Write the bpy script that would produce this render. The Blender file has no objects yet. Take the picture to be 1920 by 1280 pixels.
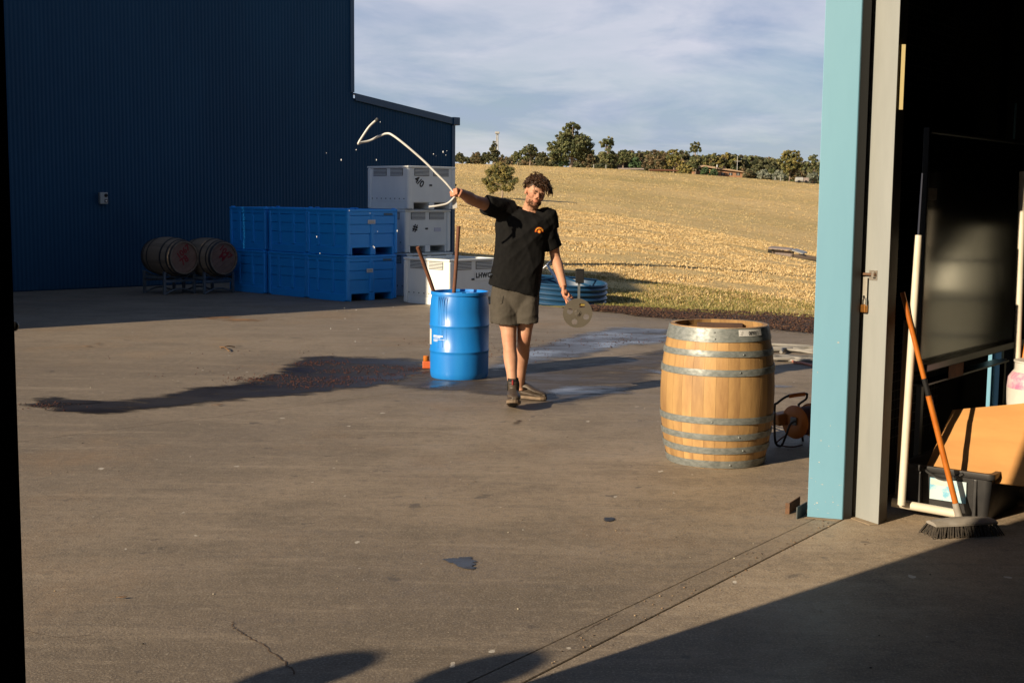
import bpy, bmesh, math, random
import numpy as np
from mathutils import Vector, Matrix, noise
R = math.radians
random.seed(7)
rng = np.random.default_rng(7)
scene = bpy.context.scene
COL = scene.collection

# ------------------------------------------------------------------ camera
CH, FPX, PITCH, ROLL = 1.72, 2414.0, R(6.34), 0.0100
cam_d = bpy.data.cameras.new('camera')
cam = bpy.data.objects.new('camera', cam_d)
COL.objects.link(cam)
CM = Matrix.Translation((0, 0, CH)) @ Matrix.Rotation(R(90) - PITCH, 4, 'X') @ Matrix.Rotation(ROLL, 4, 'Z')
cam.matrix_world = CM
cam_d.sensor_width = 36
cam_d.lens = FPX / 1920 * 36
cam_d.clip_start = 0.05
cam_d.clip_end = 4000
scene.camera = cam

# ------------------------------------------------------------------ light
SUN_AZ, SUN_EL = R(42), R(21)          # travel direction of the light in plan (from +x), elevation
SD = Vector((math.cos(SUN_AZ) * math.cos(SUN_EL), math.sin(SUN_AZ) * math.cos(SUN_EL), -math.sin(SUN_EL)))
sun_d = bpy.data.lights.new('sun', 'SUN')
sun_d.energy = 5.0
sun_d.angle = R(0.53)
sun_d.color = (1.0, 0.82, 0.58)
sun = bpy.data.objects.new('sun', sun_d)
COL.objects.link(sun)
sun.rotation_euler = SD.to_track_quat('-Z', 'Y').to_euler()
sun.location = (-10, -8, 12)

world = bpy.data.worlds.new('World')
scene.world = world
world.use_nodes = True
wn, wl = world.node_tree.nodes, world.node_tree.links
for n in list(wn): wn.remove(n)
wo = wn.new('ShaderNodeOutputWorld')
bg = wn.new('ShaderNodeBackground')
bg.inputs['Strength'].default_value = 0.05
sky = wn.new('ShaderNodeTexSky')
sky.sky_type = 'NISHITA'
sky.sun_disc = False
sky.sun_elevation = SUN_EL
sky.sun_rotation = math.atan2(-SD.x, -SD.y)
sky.air_density = 1.0; sky.dust_density = 0.3; sky.ozone_density = 3.0
tc = wn.new('ShaderNodeTexCoord')
sep = wn.new('ShaderNodeSeparateXYZ')
wl.new(tc.outputs['Generated'], sep.inputs[0])
def wmath(op, a, b=None):
    n = wn.new('ShaderNodeMath'); n.operation = op
    for i, s in enumerate((a, b)):
        if s is None: continue
        if isinstance(s, (int, float)): n.inputs[i].default_value = s
        else: wl.new(s, n.inputs[i])
    return n.outputs[0]
zz = wmath('ADD', wmath('MAXIMUM', sep.outputs[2], 0.0), 0.16)
cx = wmath('DIVIDE', sep.outputs[0], zz); cy = wmath('DIVIDE', sep.outputs[1], zz)
comb = wn.new('ShaderNodeCombineXYZ')
wl.new(cx, comb.inputs[0]); wl.new(cy, comb.inputs[1])
def wnoise(scale, detail, rough, dist=0.0, off=0.0):
    mp = wn.new('ShaderNodeMapping'); mp.inputs['Location'].default_value = (off, off * .7, off)
    wl.new(comb.outputs[0], mp.inputs[0])
    n = wn.new('ShaderNodeTexNoise'); n.inputs['Scale'].default_value = scale
    n.inputs['Detail'].default_value = detail; n.inputs['Roughness'].default_value = rough
    n.inputs['Distortion'].default_value = dist
    wl.new(mp.outputs[0], n.inputs['Vector']); return n.outputs['Fac']
n1 = wnoise(0.60, 7, 0.58, 0.35, 3.1)
n2 = wnoise(1.5, 6, 0.6, 0.2, 8.4)
cov = wmath('ADD', wmath('MULTIPLY', n1, 0.72), wmath('MULTIPLY', n2, 0.28))
ramp = wn.new('ShaderNodeValToRGB')
ramp.color_ramp.elements[0].position = 0.40; ramp.color_ramp.elements[0].color = (0, 0, 0, 1)
ramp.color_ramp.elements[1].position = 0.60; ramp.color_ramp.elements[1].color = (1, 1, 1, 1)
wl.new(cov, ramp.inputs[0])
n3 = wnoise(1.5, 6, 0.58, 0.4, 21.0)
crmp = wn.new('ShaderNodeValToRGB')
crmp.color_ramp.elements[0].position = 0.38; crmp.color_ramp.elements[0].color = (4.7, 5.6, 7.7, 1)
crmp.color_ramp.elements[1].position = 0.60; crmp.color_ramp.elements[1].color = (8.3, 8.4, 9.7, 1)
wl.new(n3, crmp.inputs[0])
mx = wn.new('ShaderNodeMix'); mx.data_type = 'RGBA'
# a broken cloud layer seen edge-on near the horizon closes up; overhead it opens to blue
thick = wmath('MINIMUM', wmath('DIVIDE', 0.22, wmath('ADD', wmath('MAXIMUM', sep.outputs[2], 0.0), 0.06)), 1.0)
wl.new(wmath('MULTIPLY', wmath('ADD', wmath('MULTIPLY', ramp.outputs[0], 0.50), 0.44), thick), mx.inputs[0])
wl.new(sky.outputs[0], mx.inputs[6]); wl.new(crmp.outputs[0], mx.inputs[7])
wl.new(mx.outputs[2], bg.inputs['Color'])
wl.new(bg.outputs[0], wo.inputs[0])

scene.view_settings.view_transform = 'Standard'
scene.view_settings.look = 'None'
scene.view_settings.exposure = 0.7
scene.view_settings.gamma = 1.0
scene.view_settings.use_curve_mapping = False
scene.cycles.max_bounces = 6
scene.cycles.diffuse_bounces = 3

# ------------------------------------------------------------------ helpers
R3 = CM.to_3x3()
def ray(px, py):
    return R3 @ Vector(((px - 960) / FPX, (640 - py) / FPX, -1.0))
def P(px, py, D):
    d = ray(px, py); t = D / d.y
    return Vector((d.x * t, D, CH + d.z * t))
def G(px, py, z=0.0):
    d = ray(px, py); t = (z - CH) / d.z
    return Vector((d.x * t, d.y * t, z))
EDGE0, EDGE1 = Vector((0.43, 20.8)), Vector((3.98, 17.0))
# wall frame of the shed the camera stands in
WO = Vector((1.80, 6.98)); WW = Vector((0.616, 0.788)); WN = Vector((0.788, -0.616))
def W(a, b, z=0.0):
    p = WO + WW * a + WN * b
    return Vector((p.x, p.y, z))
def ab(v):
    d = Vector((v[0], v[1])) - WO
    return d.dot(WW), d.dot(WN)

def lk(o):
    COL.objects.link(o); return o
XF = {}
def thing(name, label, cat, loc=(0, 0, 0), rotz=0.0, group=None):
    o = lk(bpy.data.objects.new(name, None))
    o.empty_display_size = 0.1
    o.location = loc; o.rotation_euler = (0, 0, rotz)
    o['label'] = label; o['category'] = cat
    if group: o['group'] = group
    XF[o.name] = Matrix.Translation(loc) @ Matrix.Rotation(rotz, 4, 'Z')
    return o
def tag(o, label=None, cat=None, group=None, kind=None):
    if label: o['label'] = label
    if cat: o['category'] = cat
    if group: o['group'] = group
    if kind: o['kind'] = kind
    return o
def copy_tree(o, parent=None):
    c = o.copy(); COL.objects.link(c)
    if parent: c.parent = parent
    for ch in list(o.children): copy_tree(ch, c)
    return c

class MB:
    def __init__(s): s.v = []; s.f = []; s.m = []; s.cur = 0
    def add(s, vs, fs):
        k = len(s.v); s.v.extend([tuple(v) for v in vs])
        for f in fs: s.f.append(tuple(i + k for i in f)); s.m.append(s.cur)
        return s
    def box(s, lo, hi, M=None):
        x0, y0, z0 = lo; x1, y1, z1 = hi
        vs = [Vector(p) for p in ((x0,y0,z0),(x1,y0,z0),(x1,y1,z0),(x0,y1,z0),(x0,y0,z1),(x1,y0,z1),(x1,y1,z1),(x0,y1,z1))]
        if M is not None: vs = [M @ v for v in vs]
        return s.add(vs, [(0,3,2,1),(4,5,6,7),(0,1,5,4),(1,2,6,5),(2,3,7,6),(3,0,4,7)])
    def prism(s, poly, z0, z1):
        n = len(poly)
        vs = [(p[0], p[1], z0) for p in poly] + [(p[0], p[1], z1) for p in poly]
        fs = [tuple(range(n))[::-1], tuple(range(n, 2 * n))]
        for i in range(n): j = (i + 1) % n; fs.append((i, j, n + j, n + i))
        return s.add(vs, fs)
    def hexa(s, a, b):   # two quads (lists of 4 points), joined
        return s.add(list(a) + list(b), [(0,3,2,1),(4,5,6,7),(0,1,5,4),(1,2,6,5),(2,3,7,6),(3,0,4,7)])
    def loft(s, rings, caps=True, close=False):
        n = len(rings[0]); k = len(rings); vs = [p for r in rings for p in r]; fs = []
        for a in range(k - 1 + (1 if close else 0)):
            b = (a + 1) % k
            for i in range(n):
                j = (i + 1) % n; fs.append((a*n+i, a*n+j, b*n+j, b*n+i))
        if caps and not close: fs.append(tuple(range(n))[::-1]); fs.append(tuple((k-1)*n+i for i in range(n)))
        return s.add(vs, fs)
    def tube(s, pts, rad, n=8, caps=True, close=False, flat=1.0):
        pts = [Vector(p) for p in pts]; k = len(pts)
        if not hasattr(rad, '__len__'): rad = [rad] * k
        t0 = (pts[1] - pts[0]).normalized()
        u = t0.orthogonal().normalized(); rings = []; pt = t0
        for i in range(k):
            if close: t = (pts[(i+1) % k] - pts[i-1]).normalized()
            elif i == 0: t = t0
            elif i == k - 1: t = (pts[i] - pts[i-1]).normalized()
            else:
                t = (pts[i+1] - pts[i-1])
                t = t.normalized() if t.length > 1e-9 else pt
            q = pt.rotation_difference(t); u = (q @ u); u = (u - t * u.dot(t)).normalized(); w = t.cross(u); pt = t
            rings.append([pts[i] + u * (rad[i] * math.cos(2*math.pi*j/n)) + w * (rad[i] * flat * math.sin(2*math.pi*j/n)) for j in range(n)])
        return s.loft(rings, caps, close)
    def ell(s, c, r, M=None, nu=12, nv=8):
        c = Vector(c); rings = []; 
        for i in range(1, nv):
            th = math.pi * i / nv
            rings.append([Vector((r[0]*math.sin(th)*math.cos(2*math.pi*j/nu), r[1]*math.sin(th)*math.sin(2*math.pi*j/nu), -r[2]*math.cos(th))) for j in range(nu)])
        vs = [p for q in rings for p in q] + [Vector((0,0,-r[2])), Vector((0,0,r[2]))]
        vs = [c + (M @ p if M is not None else p) for p in vs]
        fs = []; K = len(rings)
        for a in range(K - 1):
            for i in range(nu): j = (i+1) % nu; fs.append((a*nu+i, a*nu+j, (a+1)*nu+j, (a+1)*nu+i))
        for i in range(nu):
            j = (i+1) % nu; fs.append((K*nu, j, i)); fs.append((K*nu+1, (K-1)*nu+i, (K-1)*nu+j))
        return s.add(vs, fs)
    def lathe(s, prof, n=32, M=None, close=False, caps=False):
        rings = []
        for r, z in prof:
            ring = [Vector((r*math.cos(2*math.pi*j/n), r*math.sin(2*math.pi*j/n), z)) for j in range(n)]
            if M is not None: ring = [M @ p for p in ring]
            rings.append(ring)
        return s.loft(rings, caps, close)
    def mesh(s, name, mats, smooth=None):
        me = bpy.data.meshes.new(name)
        me.from_pydata(s.v, [], s.f)
        if not isinstance(mats, (list, tuple)): mats = [mats]
        for m in mats: me.materials.append(m)
        if len(mats) > 1: me.polygons.foreach_set('material_index', s.m)
        if smooth is not None:
            me.shade_smooth(); me.set_sharp_from_angle(angle=R(smooth))
        me.update(); return me
    def build(s, name, mats, parent=None, smooth=None, bevel=0, world=False, seg=2):
        if world and parent is not None:
            q = parent
            while q.parent is not None: q = q.parent
            Mi = XF[q.name].inverted(); s.v = [tuple(Mi @ Vector(v)) for v in s.v]
        o = lk(bpy.data.objects.new(name, s.mesh(name, mats, smooth)))
        if parent is not None: o.parent = parent
        if bevel:
            b = o.modifiers.new('bevel', 'BEVEL'); b.width = bevel; b.segments = seg; b.limit_method = 'ANGLE'; b.angle_limit = R(40)
        return o

def smoothpath(pts, n=6):
    pts = [Vector(p) for p in pts]; out = []
    for i in range(len(pts) - 1):
        p0 = pts[max(i-1, 0)]; p1 = pts[i]; p2 = pts[i+1]; p3 = pts[min(i+2, len(pts)-1)]
        for k in range(n):
            t = k / n
            out.append(0.5*((2*p1)+(p2-p0)*t+(2*p0-5*p1+4*p2-p3)*t*t+(3*p1-p0-3*p2+p3)*t**3))
    out.append(pts[-1]); return out

def text_obj(txt, size, m, parent, M, name='lettering', bold=0.0, space=1.0, xs=1.0):
    cu = bpy.data.curves.new('text', 'FONT'); cu.body = txt; cu.size = size; cu.align_x = 'CENTER'; cu.align_y = 'CENTER'
    cu.extrude = 0.0008; cu.offset = bold; cu.space_character = space; cu.resolution_u = 3
    t = lk(bpy.data.objects.new('t', cu))
    bpy.context.view_layer.update()
    me = bpy.data.meshes.new_from_object(t)
    bpy.data.objects.remove(t); bpy.data.curves.remove(cu)
    me.transform(M @ Matrix.Diagonal((xs, 1, 1, 1))); me.materials.clear(); me.materials.append(m); me.name = name
    o = lk(bpy.data.objects.new(name, me)); o.parent = parent; return o

# ------------------------------------------------------------------ materials
KA = 0.81      # overall reflectance matched to the exposure above
def mat(name, col, col2=None, rough=0.6, metal=0.0, scale=4.0, stretch=(1,1,1), detail=4, lo=0.35, hi=0.65, bump=0.0, bscale=60,
        bstretch=None, rnd=0.0, spec=0.5, coat=0.0, rvar=0.0, sss=0.0, attr=None, coords='Object'):
    col2 = tuple(x * KA for x in (col2 or col)); col = tuple(x * KA for x in col)
    m = bpy.data.materials.new(name); m.use_nodes = True
    N, L = m.node_tree.nodes, m.node_tree.links
    b = N['Principled BSDF']
    b.inputs['Roughness'].default_value = rough; b.inputs['Metallic'].default_value = metal
    b.inputs['Specular IOR Level'].default_value = spec
    b.inputs['Coat Weight'].default_value = coat
    if sss: b.inputs['Subsurface Weight'].default_value = sss; b.inputs['Subsurface Radius'].default_value = (1, .35, .2); b.inputs['Subsurface Scale'].default_value = 0.012
    t = N.new('ShaderNodeTexCoord'); mp = N.new('ShaderNodeMapping'); mp.inputs['Scale'].default_value = stretch
    L.new(t.outputs[coords], mp.inputs[0])
    cur = None
    nz = N.new('ShaderNodeTexNoise'); nz.inputs['Scale'].default_value = scale; nz.inputs['Detail'].default_value = detail; nz.inputs['Roughness'].default_value = 0.62
    if rnd or coords == 'Object':
        oi = N.new('ShaderNodeObjectInfo')
        if rnd:
            nz.noise_dimensions = '4D'
            mm = N.new('ShaderNodeMath'); mm.operation = 'MULTIPLY'; mm.inputs[1].default_value = 40
            L.new(oi.outputs['Random'], mm.inputs[0]); L.new(mm.outputs[0], nz.inputs['W'])
    L.new(mp.outputs[0], nz.inputs['Vector'])
    mr = N.new('ShaderNodeMapRange'); mr.inputs[1].default_value = lo; mr.inputs[2].default_value = hi
    L.new(nz.outputs['Fac'], mr.inputs[0])
    mix = N.new('ShaderNodeMix'); mix.data_type = 'RGBA'
    mix.inputs[6].default_value = (*col, 1); mix.inputs[7].default_value = (*(col2 or col), 1)
    L.new(mr.outputs[0], mix.inputs[0]); cur = mix.outputs[2]
    if attr:
        at = N.new('ShaderNodeAttribute'); at.attribute_name = attr
        mu = N.new('ShaderNodeMix'); mu.data_type = 'RGBA'; mu.blend_type = 'MULTIPLY'; mu.inputs[0].default_value = 1
        L.new(cur, mu.inputs[6]); L.new(at.outputs['Color'], mu.inputs[7]); cur = mu.outputs[2]
    if rnd:
        mr2 = N.new('ShaderNodeMapRange'); mr2.inputs[3].default_value = 1 - rnd; mr2.inputs[4].default_value = 1 + rnd
        L.new(oi.outputs['Random'], mr2.inputs[0])
        hs = N.new('ShaderNodeHueSaturation'); L.new(mr2.outputs[0], hs.inputs['Value']); L.new(cur, hs.inputs['Color']); cur = hs.outputs[0]
    L.new(cur, b.inputs['Base Color'])
    if rvar:
        mr3 = N.new('ShaderNodeMapRange'); mr3.inputs[3].default_value = max(rough - rvar, .02); mr3.inputs[4].default_value = rough + rvar
        L.new(nz.outputs['Fac'], mr3.inputs[0]); L.new(mr3.outputs[0], b.inputs['Roughness'])
    if bump:
        mp2 = N.new('ShaderNodeMapping'); mp2.inputs['Scale'].default_value = bstretch or stretch
        L.new(t.outputs[coords], mp2.inputs[0])
        bz = N.new('ShaderNodeTexNoise'); bz.inputs['Scale'].default_value = bscale; bz.inputs['Detail'].default_value = 3
        L.new(mp2.outputs[0], bz.inputs['Vector'])
        bp = N.new('ShaderNodeBump'); bp.inputs['Strength'].default_value = bump; bp.inputs['Distance'].default_value = 0.01
        L.new(bz.outputs['Fac'], bp.inputs['Height']); L.new(bp.outputs[0], b.inputs['Normal'])
    return m

M_navy = mat('navy_steel', (.008,.058,.128), (.006,.047,.108), rough=.65, scale=.7, stretch=(1,1,.35), metal=0.0, spec=.2)
M_navy_trim = mat('navy_trim', (.009,.060,.132), rough=.4)
M_roofsteel = mat('roof_steel', (.3,.32,.34), rough=.4)
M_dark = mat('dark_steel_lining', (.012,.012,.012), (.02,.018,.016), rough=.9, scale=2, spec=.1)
M_black = mat('black_plastic', (.010,.010,.011), (.016,.016,.017), rough=.6, scale=9, spec=.2)
M_blackmetal = mat('black_metal', (.012,.012,.013), rough=.35)
M_bluebin = mat('blue_polyethylene', (.009,.32,.90), (.014,.35,.93), rough=.5, scale=3, stretch=(1,1,.4), rnd=.05, bump=.08, bscale=25)
M_bluedark = mat('blue_shadow_slot', (.006,.03,.1), rough=.7)
M_whitebin = mat('white_polyethylene', (.95,.97,.93), (.84,.87,.85), rough=.5, scale=2.2, stretch=(1,1,.5), rnd=.04)
M_vent = mat('vent_dark', (.05,.055,.06), rough=.7)
M_mark = mat('black_paint', (.015,.014,.014), rough=.7)
M_paper = mat('white_paper', (.72,.72,.70), (.62,.62,.6), rough=.6, scale=20)
M_oak = mat('oak_staves', (.54,.325,.125), (.25,.135,.055), rough=.6, scale=6, stretch=(1,1,.22), lo=.38, hi=.68, rnd=.17, bump=.12, bscale=60, detail=7)
M_oakend = mat('oak_end_grain', (.38,.22,.10), (.22,.12,.05), rough=.7, scale=30, rnd=.1)
M_oakin = mat('toasted_oak', (.46,.25,.095), (.28,.14,.05), rough=.8, scale=9, stretch=(1,1,.2), rnd=.15)
M_oakold = mat('old_oak', (.30,.22,.15), (.21,.155,.105), rough=.7, scale=5, stretch=(1,1,.2), rnd=.12)
M_oakhead = mat('old_oak_head', (.28,.17,.12), (.21,.12,.085), rough=.75, scale=7, rnd=.1)
M_hoop = mat('galvanised_hoop', (.30,.32,.31), (.17,.19,.185), rough=.5, metal=.3, scale=26, stretch=(1,1,2.0), rvar=.18, bump=.1, bscale=30)
M_hoopdark = mat('dark_hoop', (.05,.05,.055), (.08,.075,.07), rough=.5, metal=.5, scale=14)
M_red = mat('red_paint', (.32,.02,.025), (.24,.02,.02), rough=.7)
M_rack = mat('galvanised_rack', (.22,.25,.27), (.15,.17,.19), rough=.45, metal=.5, scale=12)
M_drum = mat('blue_drum_plastic', (.010,.20,.66), (.016,.25,.72), rough=.36, scale=3, stretch=(2,2,.35), rvar=.14, lo=.3, hi=.7, bump=.05, bscale=9)
M_rod = mat('rusty_pole', (.17,.062,.027), (.10,.04,.02), rough=.75, scale=14)
M_orange = mat('orange_plastic', (.55,.17,.018), (.45,.12,.012), rough=.4, scale=6)
M_orangered = mat('orange_red_plastic', (.62,.12,.03), rough=.5)
M_cable = mat('orange_cable', (.72,.24,.03), rough=.5)
M_teal = mat('pale_blue_paint', (.165,.375,.51), (.148,.345,.48), rough=.5, scale=3, stretch=(1,1,.25), bump=.03, bscale=20)
M_chip = mat('chipped_primer', (.62,.58,.48), (.5,.42,.32), rough=.8, scale=40)
M_greycol = mat('grey_green_paint', (.33,.345,.335), (.29,.305,.295), rough=.6, scale=2.5, stretch=(2,2,.4), bump=.03, bscale=30)
M_rust = mat('rusty_metal', (.20,.10,.05), (.12,.07,.045), rough=.85, scale=16, bump=.2)
M_zinc = mat('zinc_plate', (.50,.46,.40), (.36,.30,.24), rough=.45, metal=.6, scale=30)
M_brass = mat('brass_lock', (.55,.24,.06), rough=.35, metal=.8)
M_chrome = mat('bright_steel', (.7,.7,.7), rough=.2, metal=1)
M_pvc = mat('cream_pvc', (.78,.72,.60), (.70,.63,.5), rough=.4, scale=5)
M_card = mat('cardboard', (.58,.29,.09), (.50,.245,.075), rough=.85, scale=2.5, stretch=(1,1,6), bump=.05, bscale=20)
M_broomgrey = mat('grey_broom_plastic', (.35,.32,.28), (.26,.23,.19), rough=.7, scale=12)
M_bristle = mat('dark_bristles', (.035,.03,.026), (.08,.065,.05), rough=.9, scale=60)
M_tubblack = mat('black_tub_plastic', (.022,.022,.024), (.035,.034,.034), rough=.4, scale=8, rvar=.1)
M_sticker = mat('pale_blue_sticker', (.20,.50,.68), (.55,.68,.70), rough=.45, scale=11, lo=.45, hi=.55)
M_board = mat('black_glossy_board', (.010,.011,.010), (.016,.016,.014), rough=.14, scale=3, spec=.6, bump=.012, bscale=3, rvar=.05)
M_mesh = mat('black_wire_net', (.06,.056,.05), rough=.8)
M_pail = mat('white_pail', (.74,.70,.65), (.62,.58,.53), rough=.5, scale=9)
M_pink = mat('pink_stain', (.62,.20,.36), (.72,.55,.58), rough=.5, scale=14, lo=.4, hi=.6)
M_hose = mat('white_hose', (.78,.78,.76), (.68,.68,.66), rough=.4, scale=20)
M_greyhose = mat('grey_hose', (.30,.285,.26), (.22,.21,.19), rough=.55, scale=9)
M_pinkhose = mat('pink_hose', (.5,.2,.14), rough=.5)
M_disc = mat('dull_steel_disc', (.165,.145,.115), (.135,.12,.095), rough=.5, metal=.35, scale=5)
M_alu = mat('aluminium_tube', (.62,.66,.72), rough=.28, metal=.9)
M_tank = mat('blue_trough', (.012,.065,.15), (.010,.05,.12), rough=.4, scale=5)
M_shirt = mat('black_cotton', (.007,.007,.0075), (.010,.0098,.0098), rough=.9, scale=30, spec=.12)
M_short = mat('olive_drill', (.080,.070,.057), (.064,.056,.045), rough=.9, scale=16, bump=.2, bscale=120, spec=.2)
M_skin = mat('skin', (.56,.30,.19), (.52,.265,.165), rough=.58, scale=22, sss=.04, attr='tint', spec=.3, bump=.12, bscale=240)
M_hair = mat('brown_curly_hair', (.030,.015,.008), (.075,.036,.017), rough=.5, scale=30, spec=.3)
M_beard = mat('short_brown_beard', (.16,.075,.035), (.09,.042,.02), rough=.8, scale=120)
M_eye = mat('eye_slit', (.03,.018,.012), rough=.3)
M_boot = mat('brown_work_boot', (.050,.035,.025), (.105,.08,.058), rough=.55, scale=9, rvar=.15)
M_sole = mat('tan_sole', (.22,.155,.10), (.12,.085,.055), rough=.8, scale=14)
M_sock = mat('black_elastic', (.012,.012,.012), rough=.9)
M_emb_o = mat('orange_print', (.85,.16,.02), rough=.7)
M_emb_y = mat('yellow_print', (.9,.5,.05), rough=.7)
M_bark = mat('gum_bark', (.42,.33,.25), (.25,.19,.14), rough=.9, scale=3, stretch=(3,3,.5))
M_darkbark = mat('dark_bark', (.12,.09,.07), rough=.9)
M_brick = mat('orange_brick', (.40,.21,.11), (.30,.16,.09), rough=.9, scale=2)
M_roof = mat('terracotta_roof', (.40,.26,.16), (.46,.34,.23), rough=.8, scale=.8)
M_shedwall = mat('weathered_wall', (.36,.30,.28), (.26,.21,.19), rough=.9, scale=1, stretch=(4,4,.4))
M_paleiron = mat('pale_iron', (.45,.45,.43), (.36,.35,.33), rough=.5, scale=2)
M_darkbar = mat('dark_brown_bar', (.10,.05,.03), (.06,.03,.02), rough=.8, scale=8)
M_leafbit = mat('dry_leaf', (.22,.12,.05), (.14,.07,.03), rough=.8, scale=30)
M_water = mat('water_drop', (.8,.85,.9), rough=.05, spec=.8)

def leaf_mat(name):
    m = bpy.data.materials.new(name); m.use_nodes = True
    N, L = m.node_tree.nodes, m.node_tree.links
    b = N['Principled BSDF']; b.inputs['Roughness'].default_value = .6; b.inputs['Specular IOR Level'].default_value = .3
    at = N.new('ShaderNodeAttribute'); at.attribute_name = 'tint'
    L.new(at.outputs['Color'], b.inputs['Base Color'])
    return m
M_leaf = leaf_mat('gum_leaves')
M_grass = leaf_mat('dry_grass')
M_marc = leaf_mat('grape_skins')
# ------------------------------------------------------------------ terrain
def hz_raw(X, Y):
    X = np.asarray(X, float); Y = np.asarray(Y, float)
    Yc = np.maximum(Y, 6.0); u = X / Yc
    px = np.clip(960 + 2414 * u, 600, 1750)
    yh = 372 + .01 * (px - 960)
    D0 = 19.86 / (np.clip(u, -.16, .34) + .934)
    yr = np.interp(px, [600, 850, 1030, 1150, 1300, 1450, 1530, 1750], [366, 371, 391, 404, 429, 457, 474, 515])
    zr = CH - 92 * (yr - yh) / 2414
    yc = np.interp(px, [600, 850, 960, 1150, 1300, 1450, 1530, 1750], [303, 307, 310, 317, 327, 338, 345, 360])
    zc = CH - 380 * (yc - yh) / 2414
    t = np.clip((Y - D0) / (92 - D0), 0, 1)
    z = -.05 + (zr + .05) * t
    zd = CH - 128 * (yr - yh) / 2414 - .45
    s = np.clip((Y - 92) / 36, 0, 1); s = s * s * (3 - 2 * s)
    z = np.where(Y > 92, zr + (zd - zr) * s, z)
    t2 = np.clip((Y - 128) / (380 - 128), 0, 1)
    z = np.where(Y > 128, zd + (zc - zd) * t2 ** 1.12, z)
    z = np.where(Y > 380, zc - np.minimum((Y - 380) * .03, 9) , z)
    z = np.where(Y < D0, -.06, z)
    return z
def hz(X, Y):
    X = np.asarray(X, float); Y = np.asarray(Y, float)
    k = np.clip((Y - 60) / 30, 0, 1) * 7
    return (hz_raw(X, Y - k) + hz_raw(X, Y) * 2 + hz_raw(X, Y + k)) / 4
def H(px, py, d0=20.0, d1=420.0):
    for D in np.arange(d0, d1, .5):
        p = P(px, py, D)
        if float(hz(p.x, p.y)) >= p.z: return Vector((p.x, p.y, float(hz(p.x, p.y))))
    p = P(px, py, d1); return Vector((p.x, p.y, float(hz(p.x, p.y))))
def greenness(X, Y):
    u = X / np.maximum(Y, 6); D0 = 19.86 / (np.clip(u, -.16, .34) + .934)
    px = 960 + 2414 * u
    g = np.clip(1.15 - (Y - D0) / 5.5, 0, 1) * .95
    g = np.maximum(g, np.exp(-((Y - 108) / 16) ** 2) * np.clip((px - 1250) / 300, 0, 1) * .6)
    g = np.maximum(g, np.clip((Y - 345) / 40, 0, 1) * .45)
    g = np.maximum(g, np.clip((Y - 94) / 20, 0, 1) * (.17 + .20 * np.sin(X * .06 + Y * .021) * np.sin(Y * .045 + 1)))
    return g
def gnoise(X, Y, s):
    return np.array([noise.noise((x * s, y * s, 1.7)) for x, y in zip(X, Y)])

xs = np.concatenate([np.linspace(-420, -40, 24), np.linspace(-36, 120, 200), np.linspace(126, 420, 24)])
ys = np.concatenate([np.linspace(-200, 6, 14), np.linspace(8, 60, 90), np.linspace(61, 140, 80), np.linspace(142, 420, 120), np.linspace(430, 1500, 30)])
XX, YY = np.meshgrid(xs, ys)
ZZ = hz(XX, YY)
inside = (YY < 19.86 / (np.clip(XX / np.maximum(YY, 6), -.16, .34) + .934))
bumpy = .035 * np.sin(XX * 1.3 + 2 * np.sin(YY * .31)) * np.sin(YY * .9 + XX * .2)
ZZ = ZZ + np.where(inside | (YY < 20), 0, bumpy)
nx, ny = len(xs), len(ys)
verts = np.stack([XX.ravel(), YY.ravel(), ZZ.ravel()], 1)
ii = np.arange(nx * ny).reshape(ny, nx)
quads = np.stack([ii[:-1, :-1].ravel(), ii[:-1, 1:].ravel(), ii[1:, 1:].ravel(), ii[1:, :-1].ravel()], 1)
me = bpy.data.meshes.new('paddock')
me.from_pydata(verts.tolist(), [], quads.tolist())
me.shade_smooth()
ca = me.color_attributes.new('green', 'FLOAT_COLOR', 'POINT')
gg = greenness(XX.ravel(), YY.ravel())
ca.data.foreach_set('color', np.stack([gg, gg, gg, np.ones_like(gg)], 1).ravel().astype(np.float32))
m = bpy.data.materials.new('dry_paddock'); m.use_nodes = True
N, L = m.node_tree.nodes, m.node_tree.links; b = N['Principled BSDF']; b.inputs['Roughness'].default_value = .95; b.inputs['Specular IOR Level'].default_value = .1
t = N.new('ShaderNodeTexCoord')
def nz_(scale, stretch, detail=6, rough=.65):
    mp = N.new('ShaderNodeMapping'); mp.inputs['Scale'].default_value = stretch; L.new(t.outputs['Object'], mp.inputs[0])
    n = N.new('ShaderNodeTexNoise'); n.inputs['Scale'].default_value = scale; n.inputs['Detail'].default_value = detail; n.inputs['Roughness'].default_value = rough
    L.new(mp.outputs[0], n.inputs['Vector']); return n.outputs['Fac']
def mixc(f, a, c, blend='MIX'):
    x = N.new('ShaderNodeMix'); x.data_type = 'RGBA'; x.blend_type = blend
    for k, s in ((0, f), (6, a), (7, c)):
        if isinstance(s, tuple): x.inputs[k].default_value = (*s, 1)
        elif isinstance(s, float): x.inputs[k].default_value = s
        else: L.new(s, x.inputs[k])
    return x.outputs[2]
def mrange(f, lo, hi, a=0., c=1.):
    x = N.new('ShaderNodeMapRange'); L.new(f, x.inputs[0]); x.inputs[1].default_value = lo; x.inputs[2].default_value = hi; x.inputs[3].default_value = a; x.inputs[4].default_value = c
    return x.outputs[0]
big = nz_(.035, (.5, 1.3, 1), 6); mid = nz_(.30, (.30, 1.1, 1), 7, .7); fine = nz_(2.6, (.7, 1, 1), 5, .7)
c = mixc(mrange(mid, .36, .66), (.70, .515, .255), (.55, .39, .175))
c = mixc(mrange(fine, .52, .70, 0, .65), c, (.38, .26, .11))
c = mixc(mrange(big, .46, .62, 0, .55), c, (.46, .36, .155))
at = N.new('ShaderNodeAttribute'); at.attribute_name = 'green'
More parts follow.
